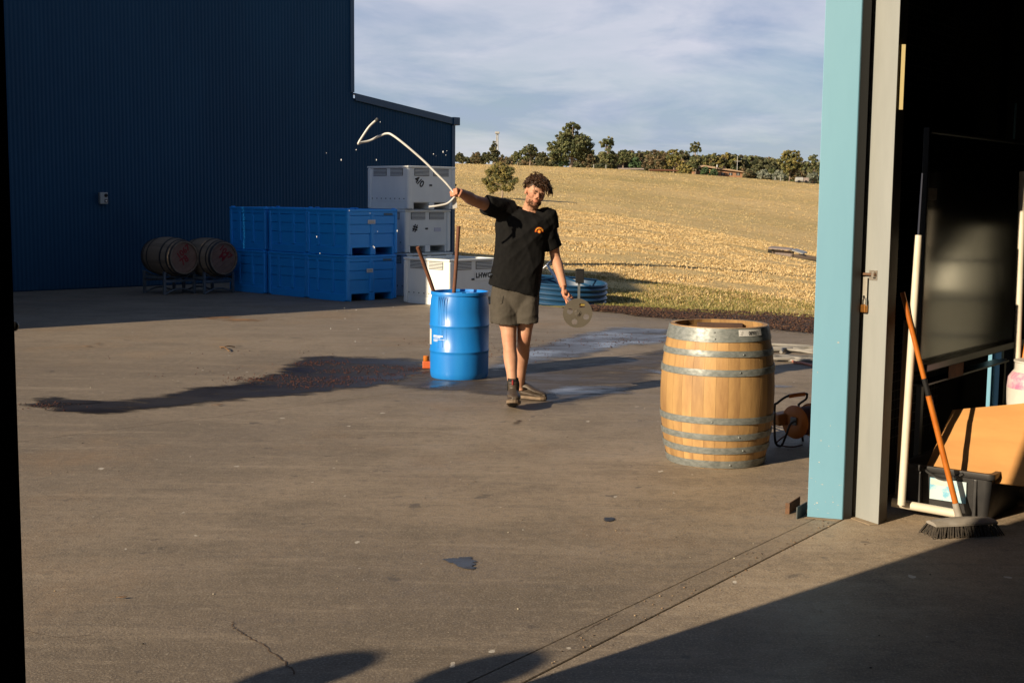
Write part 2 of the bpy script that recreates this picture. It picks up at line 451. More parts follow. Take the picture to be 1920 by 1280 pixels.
gm = N.new('ShaderNodeMath'); gm.operation = 'MULTIPLY'; L.new(at.outputs['Fac'], gm.inputs[0]); L.new(mrange(mid, .3, .6, .55, 1.0), gm.inputs[1])
c = mixc(gm.outputs[0], c, (0.178, 0.162, 0.049))
L.new(c, b.inputs['Base Color'])
bp = N.new('ShaderNodeBump'); bp.inputs['Strength'].default_value = .75; bp.inputs['Distance'].default_value = .25
L.new(fine, bp.inputs['Height']); L.new(bp.outputs[0], b.inputs['Normal'])
me.materials.append(m)
paddock = tag(lk(bpy.data.objects.new('paddock', me)), 'dry golden grass paddock rising to the tree line', kind='structure')

SHEL = H(1475, 480, 40)
# grass tufts -------------------------------------------------------
def tufts(name, label, n, ufun, dfun, hlo, hhi, blades, cols, wid, greenmix):
    u = ufun(n); D = dfun(n, u)
    X = u * D; Y = D
    lump = gnoise(X, Y, .5) + .6 * gnoise(X, Y, .13)
    keep = lump > rng.uniform(-.95, .35, n)
    keep &= ~((np.abs(X - SHEL.x) < 2.6) & (Y > SHEL.y - 3) & (Y < SHEL.y + 3))
    X, Y = X[keep], Y[keep]; n = len(X)
    Z = hz(X, Y) - .02
    B = blades
    ang = rng.uniform(0, 2 * np.pi, (n, B)); lean = rng.uniform(.4, 1.4, (n, B))
    h = (rng.uniform(hlo, hhi, n) * (1 + Y / 260))[:, None] * rng.uniform(.6, 1, (n, B))
    w = (wid * (1 + Y / 60))[:, None] * rng.uniform(.6, 1.2, (n, B))
    ox = rng.normal(0, .06, (n, B)) * (1 + Y / 60)[:, None]; oy = rng.normal(0, .06, (n, B)) * (1 + Y / 60)[:, None]
    bx = X[:, None] + ox; by = Y[:, None] + oy; bz = np.repeat(Z[:, None], B, 1)
    pa = ang + np.pi / 2
    v0 = np.stack([bx - np.cos(pa) * w, by - np.sin(pa) * w, bz], -1)
    v1 = np.stack([bx + np.cos(pa) * w, by + np.sin(pa) * w, bz], -1)
    v2 = np.stack([bx + np.cos(ang) * h * lean, by + np.sin(ang) * h * lean, bz + h], -1)
    V = np.stack([v0, v1, v2], 2).reshape(-1, 3)
    F = np.arange(len(V)).reshape(-1, 3)
    me = bpy.data.meshes.new(name)
    me.vertices.add(len(V)); me.vertices.foreach_set('co', V.ravel().astype(np.float32))
    me.loops.add(len(V)); me.loops.foreach_set('vertex_index', F.ravel().astype(np.int32))
    me.polygons.add(len(F)); me.polygons.foreach_set('loop_start', np.arange(0, len(V), 3, dtype=np.int32))
    me.update(calc_edges=True)
    base = np.array(cols)[rng.integers(0, len(cols), n)]
    g = np.clip(greenness(X, Y) * greenmix + rng.normal(0, .12, n), 0, 1)[:, None]
    base = base * (1 - g) + np.array([.20, .21, .055]) * g
    base = base * rng.uniform(.85, 1.12, (n, 1)) * KA
    base = np.where((Y > 95)[:, None], base * np.array([.97, .99, .95]), base)
    C = np.repeat(base, B * 3, 0)
    ca = me.color_attributes.new('tint', 'FLOAT_COLOR', 'POINT')
    ca.data.foreach_set('color', np.concatenate([C, np.ones((len(C), 1))], 1).ravel().astype(np.float32))
    me.materials.append(M_grass)
    o = lk(bpy.data.objects.new(name, me)); tag(o, label, kind='stuff'); return o
gold = [(.74, .55, .28), (.70, .50, .245), (.78, .59, .31), (.66, .465, .22), (.60, .42, .19)]
def D0f(u): return 19.86 / (u + .934)
tufts('dry_grass', 'dry golden tussock grass covering the near slope', 44000, lambda n: rng.uniform(-.06, .27, n),
      lambda n, u: D0f(u) + 2.2 + (92 - D0f(u)) * rng.uniform(0, 1, n) ** 1.35, .025, .065, 7, gold, .016, .9)
tufts('far_dry_grass', 'dry grass tussocks on the far hillside', 15000, lambda n: rng.uniform(-.07, .27, n),
      lambda n, u: 95 + 280 * rng.uniform(0, 1, n) ** 1.2, .06, .12, 4, gold, .014, .6)
tufts('green_grass', 'short green grass along the edge of the yard', 15000, lambda n: rng.uniform(-.06, .27, n),
      lambda n, u: D0f(u) + 1.4 + 7 * rng.uniform(0, 1, n) ** 1.5, .03, .08, 6,
      [(.24, .22, .065), (.32, .26, .085), (.42, .31, .12), (.18, .185, .05)], .010, .5)

# ------------------------------------------------------------------ concrete
def concrete(name, tone=1.0):
    m = bpy.data.materials.new(name); m.use_nodes = True
    global N, L, t
    N, L = m.node_tree.nodes, m.node_tree.links; b = N['Principled BSDF']
    t = N.new('ShaderNodeTexCoord')
    rot = N.new('ShaderNodeMapping'); 
    def nzr(scale, stretch, ang, detail=6, rough=.65):
        mp = N.new('ShaderNodeMapping'); mp.inputs['Rotation'].default_value = (0, 0, R(ang)); mp.inputs['Scale'].default_value = stretch
        L.new(t.outputs['Object'], mp.inputs[0])
        n = N.new('ShaderNodeTexNoise'); n.inputs['Scale'].default_value = scale; n.inputs['Detail'].default_value = detail; n.inputs['Roughness'].default_value = rough
        L.new(mp.outputs[0], n.inputs['Vector']); return n.outputs['Fac']
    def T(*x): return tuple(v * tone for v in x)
    big = nz_(.30, (1, 1, 1), 5, .6); mid = nz_(1.3, (1, 1.1, 1), 7, .7); fine = nz_(16, (1, 1, 1), 6, .75); grain = nz_(95, (1, 1, 1), 3, .7)
    streak = nzr(2.0, (.35, 2.6, 1), 38, 7, .72); streak2 = nzr(3.0, (.22, 3.0, 1), -12, 7, .75); warm = nz_(.55, (1, .8, 1), 5, .65)
    c = mixc(mrange(big, .38, .60), T(.250, .198, .143), T(.168, .134, .099))
    def tone_patch(px, py, r0, r1, amt, colr):
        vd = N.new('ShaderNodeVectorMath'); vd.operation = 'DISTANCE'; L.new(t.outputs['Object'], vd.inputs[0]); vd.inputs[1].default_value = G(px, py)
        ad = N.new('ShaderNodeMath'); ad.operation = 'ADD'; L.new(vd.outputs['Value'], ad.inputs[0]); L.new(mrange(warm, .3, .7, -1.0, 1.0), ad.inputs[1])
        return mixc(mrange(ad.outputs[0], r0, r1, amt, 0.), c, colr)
    c = tone_patch(1400, 900, .4, 3.2, .78, T(.35, .262, .168))  # pale doorway dust, with the sun patch's brightness put into its colour
    c = tone_patch(930, 830, .2, 1.9, .5, T(.31, .25, .185))
    c = tone_patch(150, 1010, .2, 1.6, .45, T(.30, .235, .165))
    c = tone_patch(560, 1210, .3, 2.0, .45, T(.125, .098, .072))
    c = tone_patch(520, 615, .5, 4.0, .40, T(.30, .245, .19))
    c = mixc(mrange(mid, .46, .66, 0, .7), c, T(.135, .108, .082))
    c = mixc(mrange(streak, .52, .66, 0, .55), c, T(.33, .265, .195))
    c = mixc(mrange(streak2, .54, .70, 0, .5), c, T(.12, .10, .082))
    c = mixc(mrange(warm, .54, .70, 0, .5), c, T(.27, .175, .095))
    c = mixc(mrange(fine, .50, .66, 0, .55), c, T(.115, .096, .078))
    c = mixc(mrange(fine, .46, .34, 0, .35), c, T(.34, .29, .23))
    c = mixc(mrange(grain, .54, .66, 0, .6), c, T(.38, .33, .27))
    c = mixc(mrange(grain, .46, .34, 0, .6), c, T(.085, .072, .060))
    spot = nz_(4.3, (1, 1, 1), 3, .6)
    c = mixc(mrange(spot, .67, .70, 0, .65), c, T(.085, .072, .062))
    speck = nz_(11.0, (1, .6, 1), 2, .5)
    c = mixc(mrange(speck, .735, .75, 0, .8), c, T(.52, .48, .42))
    L.new(c, b.inputs['Base Color'])
    L.new(mrange(mid, .3, .7, .55, .85), b.inputs['Roughness'])
    b.inputs['Specular IOR Level'].default_value = .35
    bp = N.new('ShaderNodeBump'); bp.inputs['Strength'].default_value = .6; bp.inputs['Distance'].default_value = .005
    ad = N.new('ShaderNodeMath'); ad.operation = 'ADD'; L.new(grain, ad.inputs[0]); L.new(fine, ad.inputs[1])
    L.new(ad.outputs[0], bp.inputs['Height']); L.new(bp.outputs[0], b.inputs['Normal'])
    return m
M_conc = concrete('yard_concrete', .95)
M_floor = concrete('sun_toned_floor', 1.22)  # brighter than the yard: sunlight spilling in is put into the tone
M_soil = mat('joint_dirt', (.07, .045, .03), (.11, .06, .035), rough=.95, scale=9, bump=.5)

def clip(poly, p, n):
    out = []; k = len(poly)
    for i in range(k):
        a, c = poly[i], poly[(i + 1) % k]
        da = (a - p).dot(n); dc = (c - p).dot(n)
        if da >= 0: out.append(a)
        if (da >= 0) != (dc >= 0): out.append(a + (c - a) * (da / (da - dc)))
    return out
def g2(px, py): v = G(px, py); return Vector((v.x, v.y))
def perp(a, c): d = (c - a).normalized(); return Vector((-d.y, d.x))
big = [Vector(p) for p in ((-24, -16), (34, -16), (34, 44), (-24, 44))]
en = perp(EDGE0, EDGE1)
if (Vector((0, 0)) - EDGE0).dot(en) < 0: en = -en
big = clip(big, EDGE0, en)
T0, T1 = g2(1000, 1270), g2(1570, 979)
S0, S1 = g2(1003, 1220), g2(1310, 1075)
K0, K1 = g2(35, 828), g2(800, 730)
tn = perp(T0, T1)
if (Vector((-5, 12)) - T0).dot(tn) < 0: tn = -tn
sn = perp(S0, S1)
if sn.dot(tn) < 0: sn = -sn
kn = perp(K0, K1)
if (Vector((-5, 15)) - K0).dot(kn) < 0: kn = -kn
floor_poly = clip(big, T0 - tn * .005, -tn)
outp = clip(big, T0 + tn * .005, tn)
strip = clip(outp, S0 - sn * .0012, -sn)
outer = clip(outp, S0 + sn * .0012, sn)
near = clip(outer, K0 - kn * .003, -kn)
far = clip(outer, K0 + kn * .003, kn)
yard = MB().prism(outp, -.30, -.035).build('yard', M_soil)
tag(yard, 'worn brown concrete yard with damp streaks and joints', kind='structure')
for poly in (strip, near, far):
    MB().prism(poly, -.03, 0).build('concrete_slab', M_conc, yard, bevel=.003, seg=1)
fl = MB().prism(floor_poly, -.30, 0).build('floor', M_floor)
tag(fl, 'dusty concrete floor with sunlight toned in, just inside the shed doorway', kind='structure')
# dark mulch strip between yard and grass
ed = (EDGE1 - EDGE0).normalized()
a0 = EDGE0 + ed * .55
M_mulch = mat('damp_mulch', (.035, .018, .012), (.065, .032, .02), rough=.95, scale=6, bump=.9, bscale=14)
pts = []
for k in range(41):
    s = k * .16; wd = .12 + 1.5 * min(1, s / 3.2) * (1 + .25 * math.sin(s * 2.3) + .12 * math.sin(s * 6.1))
    pts.append((a0 + ed * s, wd))
mb = MB()
rows = []
for q, wd in pts:
    rows.append([(*(q + en * .10 * (1 + math.sin(q.x * 7))), .006), (*(q - en * .12), .03), (*(q - en * wd * .55), .055), (*(q - en * wd), -.03)])
for i in range(len(rows) - 1):
    for j in range(3): mb.add([rows[i][j], rows[i+1][j], rows[i+1][j+1], rows[i][j+1]], [(0, 1, 2, 3)])
mulch = tag(mb.build('mulch_bed', M_mulch, smooth=60), 'strip of dark mulch along the yard edge', kind='structure')

def scatter_bits(name, label, pts, smin, smax, cols, squash=.5):
    V = []; F = []; C = []
    oc = np.array([(1,0,0),(-1,0,0),(0,1,0),(0,-1,0),(0,0,1),(0,0,-1)], float)
    of = [(0,2,4),(2,1,4),(1,3,4),(3,0,4),(2,0,5),(1,2,5),(3,1,5),(0,3,5)]
    for (x, y, z) in pts:
        s = rng.uniform(smin, smax); a = rng.uniform(0, 6.28); e = rng.uniform(.6, 1.8)
        q = oc * np.array([s * e, s, s * squash])
        q = np.stack([q[:,0]*math.cos(a)-q[:,1]*math.sin(a), q[:,0]*math.sin(a)+q[:,1]*math.cos(a), q[:,2]], 1) + np.array([x, y, z + s * squash * .7])
        k = len(V); V.extend(q.tolist()); F.extend([(i+k, j+k, l+k) for i, j, l in of])
        c = np.array(cols[rng.integers(0, len(cols))]) * rng.uniform(.7, 1.3); C.extend([c] * 6)
    me = bpy.data.meshes.new(name); me.from_pydata(V, [], F)
    ca = me.color_attributes.new('tint', 'FLOAT_COLOR', 'POINT'); C = np.array(C)
    ca.data.foreach_set('color', np.concatenate([C, np.ones((len(C), 1))], 1).ravel().astype(np.float32))
    me.materials.append(M_marc); me.shade_smooth()
    return tag(lk(bpy.data.objects.new(name, me)), label, kind='stuff')
mp_ = []
for k in range(8000):
    s = rng.uniform(.1, 6.3); wd = .15 + 1.5 * min(1, s / 3.2)
    q = a0 + ed * s - en * rng.uniform(-.25, 1) * wd
    mp_.append((q.x, q.y, .02 + (.03 if rng.random() < .7 else 0)))
scatter_bits('mulch_chips', 'reddish brown mulch chips along the yard edge', mp_, .007, .020, [(.04,.020,.013),(.07,.030,.018),(.025,.014,.010),(.10,.05,.025)])

# ------------------------------------------------------------------ wet patches
def wet_mat(name, col, rlo, rhi, thr, edge=.06, scale=6):
    m = bpy.data.materials.new(name); m.use_nodes = True
    global N, L, t
    N, L = m.node_tree.nodes, m.node_tree.links; b = N['Principled BSDF']; o = N['Material Output']
    t = N.new('ShaderNodeTexCoord')
    n1 = nz_(scale, (.6, 1.3, 1), 6, .65); n2 = nz_(scale * .3, (.7, 1.2, 1), 4)
    b.inputs['Base Color'].default_value = (*col, 1)
    L.new(mrange(n2, .35, .65, rlo, rhi), b.inputs['Roughness'])
    tr = N.new('ShaderNodeBsdfTransparent'); ms = N.new('ShaderNodeMixShader')
    at = N.new('ShaderNodeAttribute'); at.attribute_name = 'cover'
    ad = N.new('ShaderNodeMath'); ad.operation = 'ADD'; L.new(mrange(n1, .25, .75, 0., 1.), ad.inputs[0]); L.new(at.outputs['Fac'], ad.inputs[1])
    L.new(mrange(ad.outputs[0], thr, thr + edge), ms.inputs[0]); L.new(tr.outputs[0], ms.inputs[1]); L.new(b.outputs[0], ms.inputs[2])
    L.new(ms.outputs[0], o.inputs[0]); return m
M_damp = wet_mat('damp_stain', (.016, .012, .011), .28, .6, .55, .42, 4.0)
M_puddle = wet_mat('puddle_water', (.040, .033, .030), .12, .48, .56, .50, 3.2)
M_tanstain = wet_mat('rust_stain', (.22, .12, .055), .7, .9, .80, .25, 3)

def patch(name, label, pix, m, z, kind='structure', step=.10, soft=.16):
    poly = [g2(*p) for p in pix]
    n = len(poly)
    x0 = min(p.x for p in poly) - .3; x1 = max(p.x for p in poly) + .3; y0 = min(p.y for p in poly) - .3; y1 = max(p.y for p in poly) + .3
    nx = max(4, int((x1 - x0) / step)); ny = max(4, int((y1 - y0) / step))
    gx, gy = np.meshgrid(np.linspace(x0, x1, nx), np.linspace(y0, y1, ny))
    fx, fy = gx.ravel(), gy.ravel()
    ins = np.zeros(len(fx), bool); dist = np.full(len(fx), 1e9)
    for i in range(n):
        a, c = poly[i], poly[(i + 1) % n]
        cond = ((a.y > fy) != (c.y > fy)) & (fx < (c.x - a.x) * (fy - a.y) / ((c.y - a.y) if abs(c.y - a.y) > 1e-9 else 1e-9) + a.x)
        ins ^= cond
        d = c - a; tt = np.clip(((fx - a.x) * d.x + (fy - a.y) * d.y) / max(d.length_squared, 1e-9), 0, 1)
        dist = np.minimum(dist, np.hypot(fx - a.x - tt * d.x, fy - a.y - tt * d.y))
    sd = np.where(ins, dist, -dist)
    cov = np.clip(sd / soft, -1, 1) * .45 + .12
    ids = np.arange(nx * ny).reshape(ny, nx)
    q = np.stack([ids[:-1,:-1].ravel(), ids[:-1,1:].ravel(), ids[1:,1:].ravel(), ids[1:,:-1].ravel()], 1)
    keep = (cov[q].max(1) > -.28)
    me = bpy.data.meshes.new(name); me.from_pydata(np.stack([fx, fy, np.full(len(fx), z)], 1).tolist(), [], q[keep].tolist())
    ca = me.color_attributes.new('cover', 'FLOAT_COLOR', 'POINT')
    ca.data.foreach_set('color', np.stack([cov, cov, cov, np.ones_like(cov)], 1).ravel().astype(np.float32))
    me.materials.append(m)
    return tag(lk(bpy.data.objects.new(name, me)), label, kind=kind)
streak = [(60, 757), (100, 748), (190, 752), (300, 742), (360, 728), (430, 722), (520, 700), (560, 672), (610, 667), (700, 670), (800, 674), (812, 690), (760, 712), (690, 728), (600, 738), (540, 742), (440, 752), (330, 762), (230, 775), (120, 776)]
patch('wet_streak', 'long dark wet streak on the concrete left of the drum', streak, M_damp, .004)
patch('wet_streak', 'thin dark splash left of the long wet streak', [(36, 765), (70, 742), (130, 748), (200, 755), (120, 762)], M_damp, .005, soft=.1)
patch('wet_halo', 'damp concrete around the drum and boots', [(700, 722), (810, 690), (905, 712), (1010, 690), (1180, 668), (1290, 640), (1250, 690), (1180, 740), (1060, 760), (900, 740), (800, 733)], wet_mat('faint_damp', (.060, .046, .036), .4, .7, .60, .6, 3.0), .0035)
patch('puddle', 'shallow puddle reflecting the sky behind the walking man', [(930, 672), (1000, 648), (1090, 626), (1170, 613), (1262, 618), (1262, 640), (1180, 650), (1090, 668), (1000, 684), (925, 696)], M_puddle, .006, soft=.2)
patch('puddle', 'small puddle just right of the boots', [(1015, 736), (1060, 724), (1130, 722), (1185, 731), (1120, 740), (1050, 744)], M_puddle, .006, step=.05, soft=.1)
patch('puddle', 'blue tinted puddle at the foot of the drum', [(780, 728), (810, 712), (860, 716), (850, 724), (800, 730)], M_puddle, .006, step=.05, soft=.1)
patch('puddle', 'thin puddle behind the upright barrel', [(1180, 690), (1300, 700), (1420, 720), (1500, 725), (1420, 730), (1250, 705)], M_puddle, .006, step=.05, soft=.1)
patch('wet_spot', 'small dark wet spot in the middle of the yard', [(832, 1050), (850, 1046), (882, 1046), (890, 1056), (886, 1069), (860, 1062)], wet_mat('wet_spot', (.03, .028, .028), .25, .4, .55, .05, 20), .004, step=.012, soft=.02)
patch('wet_spot', 'tiny dark spot on concrete in front of the upright barrel', [(1134, 971), (1148, 971), (1150, 977), (1136, 978)], wet_mat('oil_spot', (.02, .018, .016), .4, .6, .5, .05, 20), .004, step=.01, soft=.015)
patch('wet_spot', 'dark smear on concrete below the boots', [(960, 795), (975, 782), (985, 786), (970, 797)], M_damp, .004, step=.03, soft=.06)
patch('rust_stain', 'faint rusty stain near the shadow edge', [(300, 590), (420, 592), (560, 600), (420, 606)], M_tanstain, .003, soft=.4)

def crack(pix, w, z=.0025):
    mb = MB(); P_ = [g2(*p) for p in pix]; pts = []
    for i in range(len(P_) - 1):
        for k in range(8):
            q = P_[i].lerp(P_[i+1], k / 8); pts.append(q + Vector((random.uniform(-1, 1), random.uniform(-1, 1))) * w * 2.2)
    L_ = []; 
    for i, q in enumerate(pts):
        d = (pts[min(i+1, len(pts)-1)] - pts[max(i-1, 0)]); d.normalize(); nn = Vector((-d.y, d.x)) * w * random.uniform(.3, 1)
        L_.append(((*(q + nn), z), (*(q - nn), z)))
    for i in range(len(L_) - 1): mb.add([L_[i][0], L_[i+1][0], L_[i+1][1], L_[i][1]], [(0, 1, 2, 3)])
    o = mb.build('crack', M_soil, yard)
crack([(437, 1165), (442, 1180), (470, 1196), (495, 1210), (528, 1238), (560, 1268)], .004)
crack([(1080, 1195), (1120, 1170), (1160, 1150)], .002)
crack([(30, 1180), (110, 1195), (180, 1190)], .0015)

# grape skins on the wet streak and beside the puddle
def cluster(pix, n, sx, sy):
    out = []
    for (px, py) in pix:
        g = g2(px, py)
        for k in range(n): out.append((g.x + rng.normal(0, sx), g.y + rng.normal(0, sy), .005))
    return out
marc = cluster([(590, 683), (615, 680), (680, 690), (640, 697), (600, 712), (560, 716), (530, 706), (640, 718), (720, 700), (760, 690), (700, 712), (580, 725), (470, 712), (480, 714)], 90, .13, .10)
marc += cluster([(790, 694), (740, 704), (660, 708)], 40, .12, .08)
marc += cluster([(980, 655), (1040, 640), (1100, 645), (1150, 630), (1200, 640), (950, 668)], 55, .3, .25)
marc += cluster([(70, 760), (110, 758), (90, 765)], 30, .12, .08)
marc += cluster([(450, 660), (520, 668), (560, 664), (400, 690), (330, 700), (240, 672), (760, 645), (790, 640)], 9, .3, .12)
scatter_bits('grape_skins', 'scattered dark red grape skins on the wet concrete', marc, .003, .009, [(.075,.023,.016),(.04,.014,.011),(.12,.042,.022),(.025,.010,.010)], .6)
bits = [(rng.uniform(-4.5, 3), rng.uniform(4, 17), .001) for k in range(420)]
scatter_bits('grit', 'small pale and dark grit specks on the yard', bits, .0015, .0055, [(.5,.45,.36),(.1,.07,.05),(.06,.05,.04),(.34,.25,.15)], .5)
gl = []
for k in range(90):
    q = T0.lerp(T1, rng.uniform(0, 1)) + tn * rng.normal(.03, .05); gl.append((q.x, q.y, .001))
scatter_bits('joint_grit', 'grit and gravel along the doorway joint', gl, .002, .006, [(.30,.22,.14),(.2,.13,.08),(.08,.06,.05),(.12,.07,.04)], .6)

def twig(pix, label, r=.006):
    c = g2(*pix[0]); t_ = thing('twig', label, 'twig', (c.x, c.y, 0))
    for k, seg in enumerate(pix[1:]):
        a, e = seg
        pts = [Vector((*g2(*a), .012)), Vector((*(g2(*a).lerp(g2(*e), .5)), .03)), Vector((*g2(*e), .012))]
        MB().tube(smoothpath(pts, 4), r, 5).build('stem' if k == 0 else 'side_shoot', M_leafbit, t_, world=True, smooth=50)
twig([(412, 655), ((412, 652), (430, 660)), ((414, 655), (440, 652))], 'forked tan twig lying on the open concrete')
def leaf(px, py, label, s=.04, rot=.3):
    c = g2(px, py); t_ = thing('leaf', label, 'leaf', (c.x, c.y, .002), rot)
    mb = MB()
    prof = [(-1, 0), (-.6, .3), (0, .42), (.6, .26), (1, 0), (.6, -.26), (0, -.42), (-.6, -.3)]
    top = [(x*s, y*s, .008 + .25*s*abs(y) + .15*s*x*x) for x, y in prof]; bot = [(x, y, z-.002) for x, y, z in top]
    mb.loft([bot, top]); mb.build('blade', M_leafbit, t_, smooth=40)
    MB().tube([(-s, 0, .01), (-1.5*s, .1*s, .006)], .0015, 4).build('stalk', M_leafbit, t_)
leaf(164, 651, 'curled brown leaf on the concrete, leftmost of the three near the shed shadow', .05)
leaf(184, 646, 'brown leaf just right of the leftmost leaf', .045, 1.2)
leaf(409, 761, 'dark leaf on the near side of the long wet streak', .04, .5)
leaf(230, 1123, 'small dark leaf on the concrete at lower left', .018, .2)
# ------------------------------------------------------------------ blue corrugated shed
WALLD = Vector((.719, .695, 0)); WALLB = Vector((-.695, .719, 0)); WALLF = -WALLB
def wy(x): return 22.5 + .9666 * (x + 8.77)
def wx(px):
    u = P(px, 360, 10).x / 10; y = (22.5 + .9666 * 8.77) / (1 - .9666 * u); return u * y
def corr(mb, p0, p1, z0, ztop, pitch=.076, amp=.0042, seg=6):
    p0, p1 = Vector(p0), Vector(p1); d = p1 - p0; Ln = d.length; d.normalize(); nn = Vector((d.y, -d.x))
    k = int(Ln / pitch * seg); k0 = len(mb.v); 
    for i in range(k + 1):
        s = Ln * i / k; o = amp * math.sin(2 * math.pi * s / pitch)
        q = p0 + d * s + nn * o
        mb.v.append((q.x, q.y, z0)); mb.v.append((q.x, q.y, ztop(s / Ln)))
    for i in range(k): a = k0 + 2 * i; mb.f.append((a, a + 2, a + 3, a + 1)); mb.m.append(mb.cur)
XC = wx(663); XL = wx(850); XLEFT = -10.6
def wv(x, off=0.0, z=0.0):      # point on the shed's front, off metres in front of it
    return Vector((x, wy(x), z)) + WALLF * off
shed = thing('blue_shed', 'tall dark blue corrugated steel shed with a low lean-to on its right', 'shed', (XC, wy(XC), 0))
HS = 6.6
mb = MB(); corr(mb, wv(XLEFT)[:2], wv(XC)[:2], .02, lambda s: HS); mb.build('front_wall', M_navy, shed, smooth=70, world=True)
zt0 = P(663, 184, wy(XC)).z; zt1 = P(850, 231, wy(XL)).z
mb = MB(); corr(mb, wv(XC)[:2], wv(XL)[:2], .02, lambda s: zt0 + (zt1 - zt0) * s); mb.build('lean_to_wall', M_navy, shed, smooth=70, world=True)
def wslab(nm, m, xa, xb, o0, o1, z0, za, zb=None, bevel=0):
    zb = za if zb is None else zb
    lo = [wv(xa, o0, z0), wv(xb, o0, z0), wv(xb, o1, z0), wv(xa, o1, z0)]
    hi = [wv(xa, o0, za), wv(xb, o0, zb), wv(xb, o1, zb), wv(xa, o1, za)]
    return MB().hexa(lo, hi).build(nm, m, shed, world=True, bevel=bevel)
wslab('wall_frame', M_navy, XLEFT, XC - .005, -.02, -.14, 0, HS - .03)  # front kept thin so its shadow on the slope stays narrow
wslab('lean_to_frame', M_navy, XC, XL - .005, -.02, -.14, 0, zt0 - .03, zt1 - .03)
wslab('unseen_low_body', M_navy, XLEFT, XL - .3, -.15, -5.5, 0, 1.8)  # unseen body, shaped low to keep its shadow off the slope
# barge capping along the sloping edge, gutter end, flashings
def capring(x, z): return [wv(x, o, z + dz) for o, dz in ((.055, -.05), (.055, .10), (-.14, .115), (-.14, .09), (.030, .075), (.030, -.05))]
MB().loft([capring(XC + .012, zt0), capring(XL + .06, zt1)]).build('barge_capping', M_navy_trim, shed, world=True, bevel=.004)
wslab('gutter_end', M_navy_trim, XL - .05, XL + .09, .085, -.12, zt1 - .05, zt1 + .13, bevel=.012)
wslab('corner_flashing', M_navy_trim, XL - .05, XL + .02, .03, -.05, .02, zt1 - .051, bevel=.004)
wslab('corner_flashing', M_navy_trim, XC - .06, XC + .011, .026, -.05, zt0 + .116, HS, bevel=.004)
# a steel clad store left of the frame; its near corner throws the shade over bins and concrete
g = g2(806, 566); sd2 = Vector((math.cos(SUN_AZ), math.sin(SUN_AZ)))
WXR = -9.0; CY = g.y - .50 + (WXR - g.x) * sd2.y / sd2.x; YM = 19.4
store = thing('steel_store', 'blue corrugated store standing left of the frame beside the tall shed', 'shed', (WXR, CY, 0))
mb = MB(); corr(mb, (WXR, CY), (WXR, YM), .02, lambda s: 5.95); mb.build('side_wall', M_navy, store, smooth=70, world=True)
mb = MB(); corr(mb, (-11.6, CY), (WXR, CY), .02, lambda s: 5.95); mb.build('end_wall', M_navy, store, smooth=70, world=True)
MB().box((-11.59, CY + .02, 5.8), (WXR - .02, YM, 5.96)).build('roof', M_roofsteel, store, world=True)
MB().box((-11.59, YM + .001, 0), (WXR, YM + .1, 5.79)).build('rear_wall', M_navy, store, world=True)
MB().prism([(WXR, YM + .1005), (WXR, 22.25), (-11.3, 20.03), (-11.3, YM + .1005)], 0, 4.6).build('annexe', M_navy, store, world=True)

xb_ = wx(191); bx = P(191, 371, wy(xb_)) + WALLF * .035
t_ = thing('power_outlet', 'small grey weatherproof power outlet on the blue shed wall', 'outlet', bx, math.atan2(.695, .719))
MB().box((-.075, -.055, -.11), (.075, .02, .10)).build('cover', mat('grey_outlet_box', (.36,.38,.37), rough=.5), t_, bevel=.008)
MB().lathe([(0, 0), (.033, 0), (.033, .012), (.026, .016), (0, .016)], 16, Matrix.Translation((.035, -.055, .045)) @ Matrix.Rotation(R(90), 4, 'X')).build('socket', M_black, t_, smooth=40)
MB().box((.008, -.062, -.085), (.062, -.054, -.025)).build('switch_surround', M_black, t_)
MB().box((.02, -.068, -.07), (.05, -.061, -.04)).build('switch', M_paper, t_)

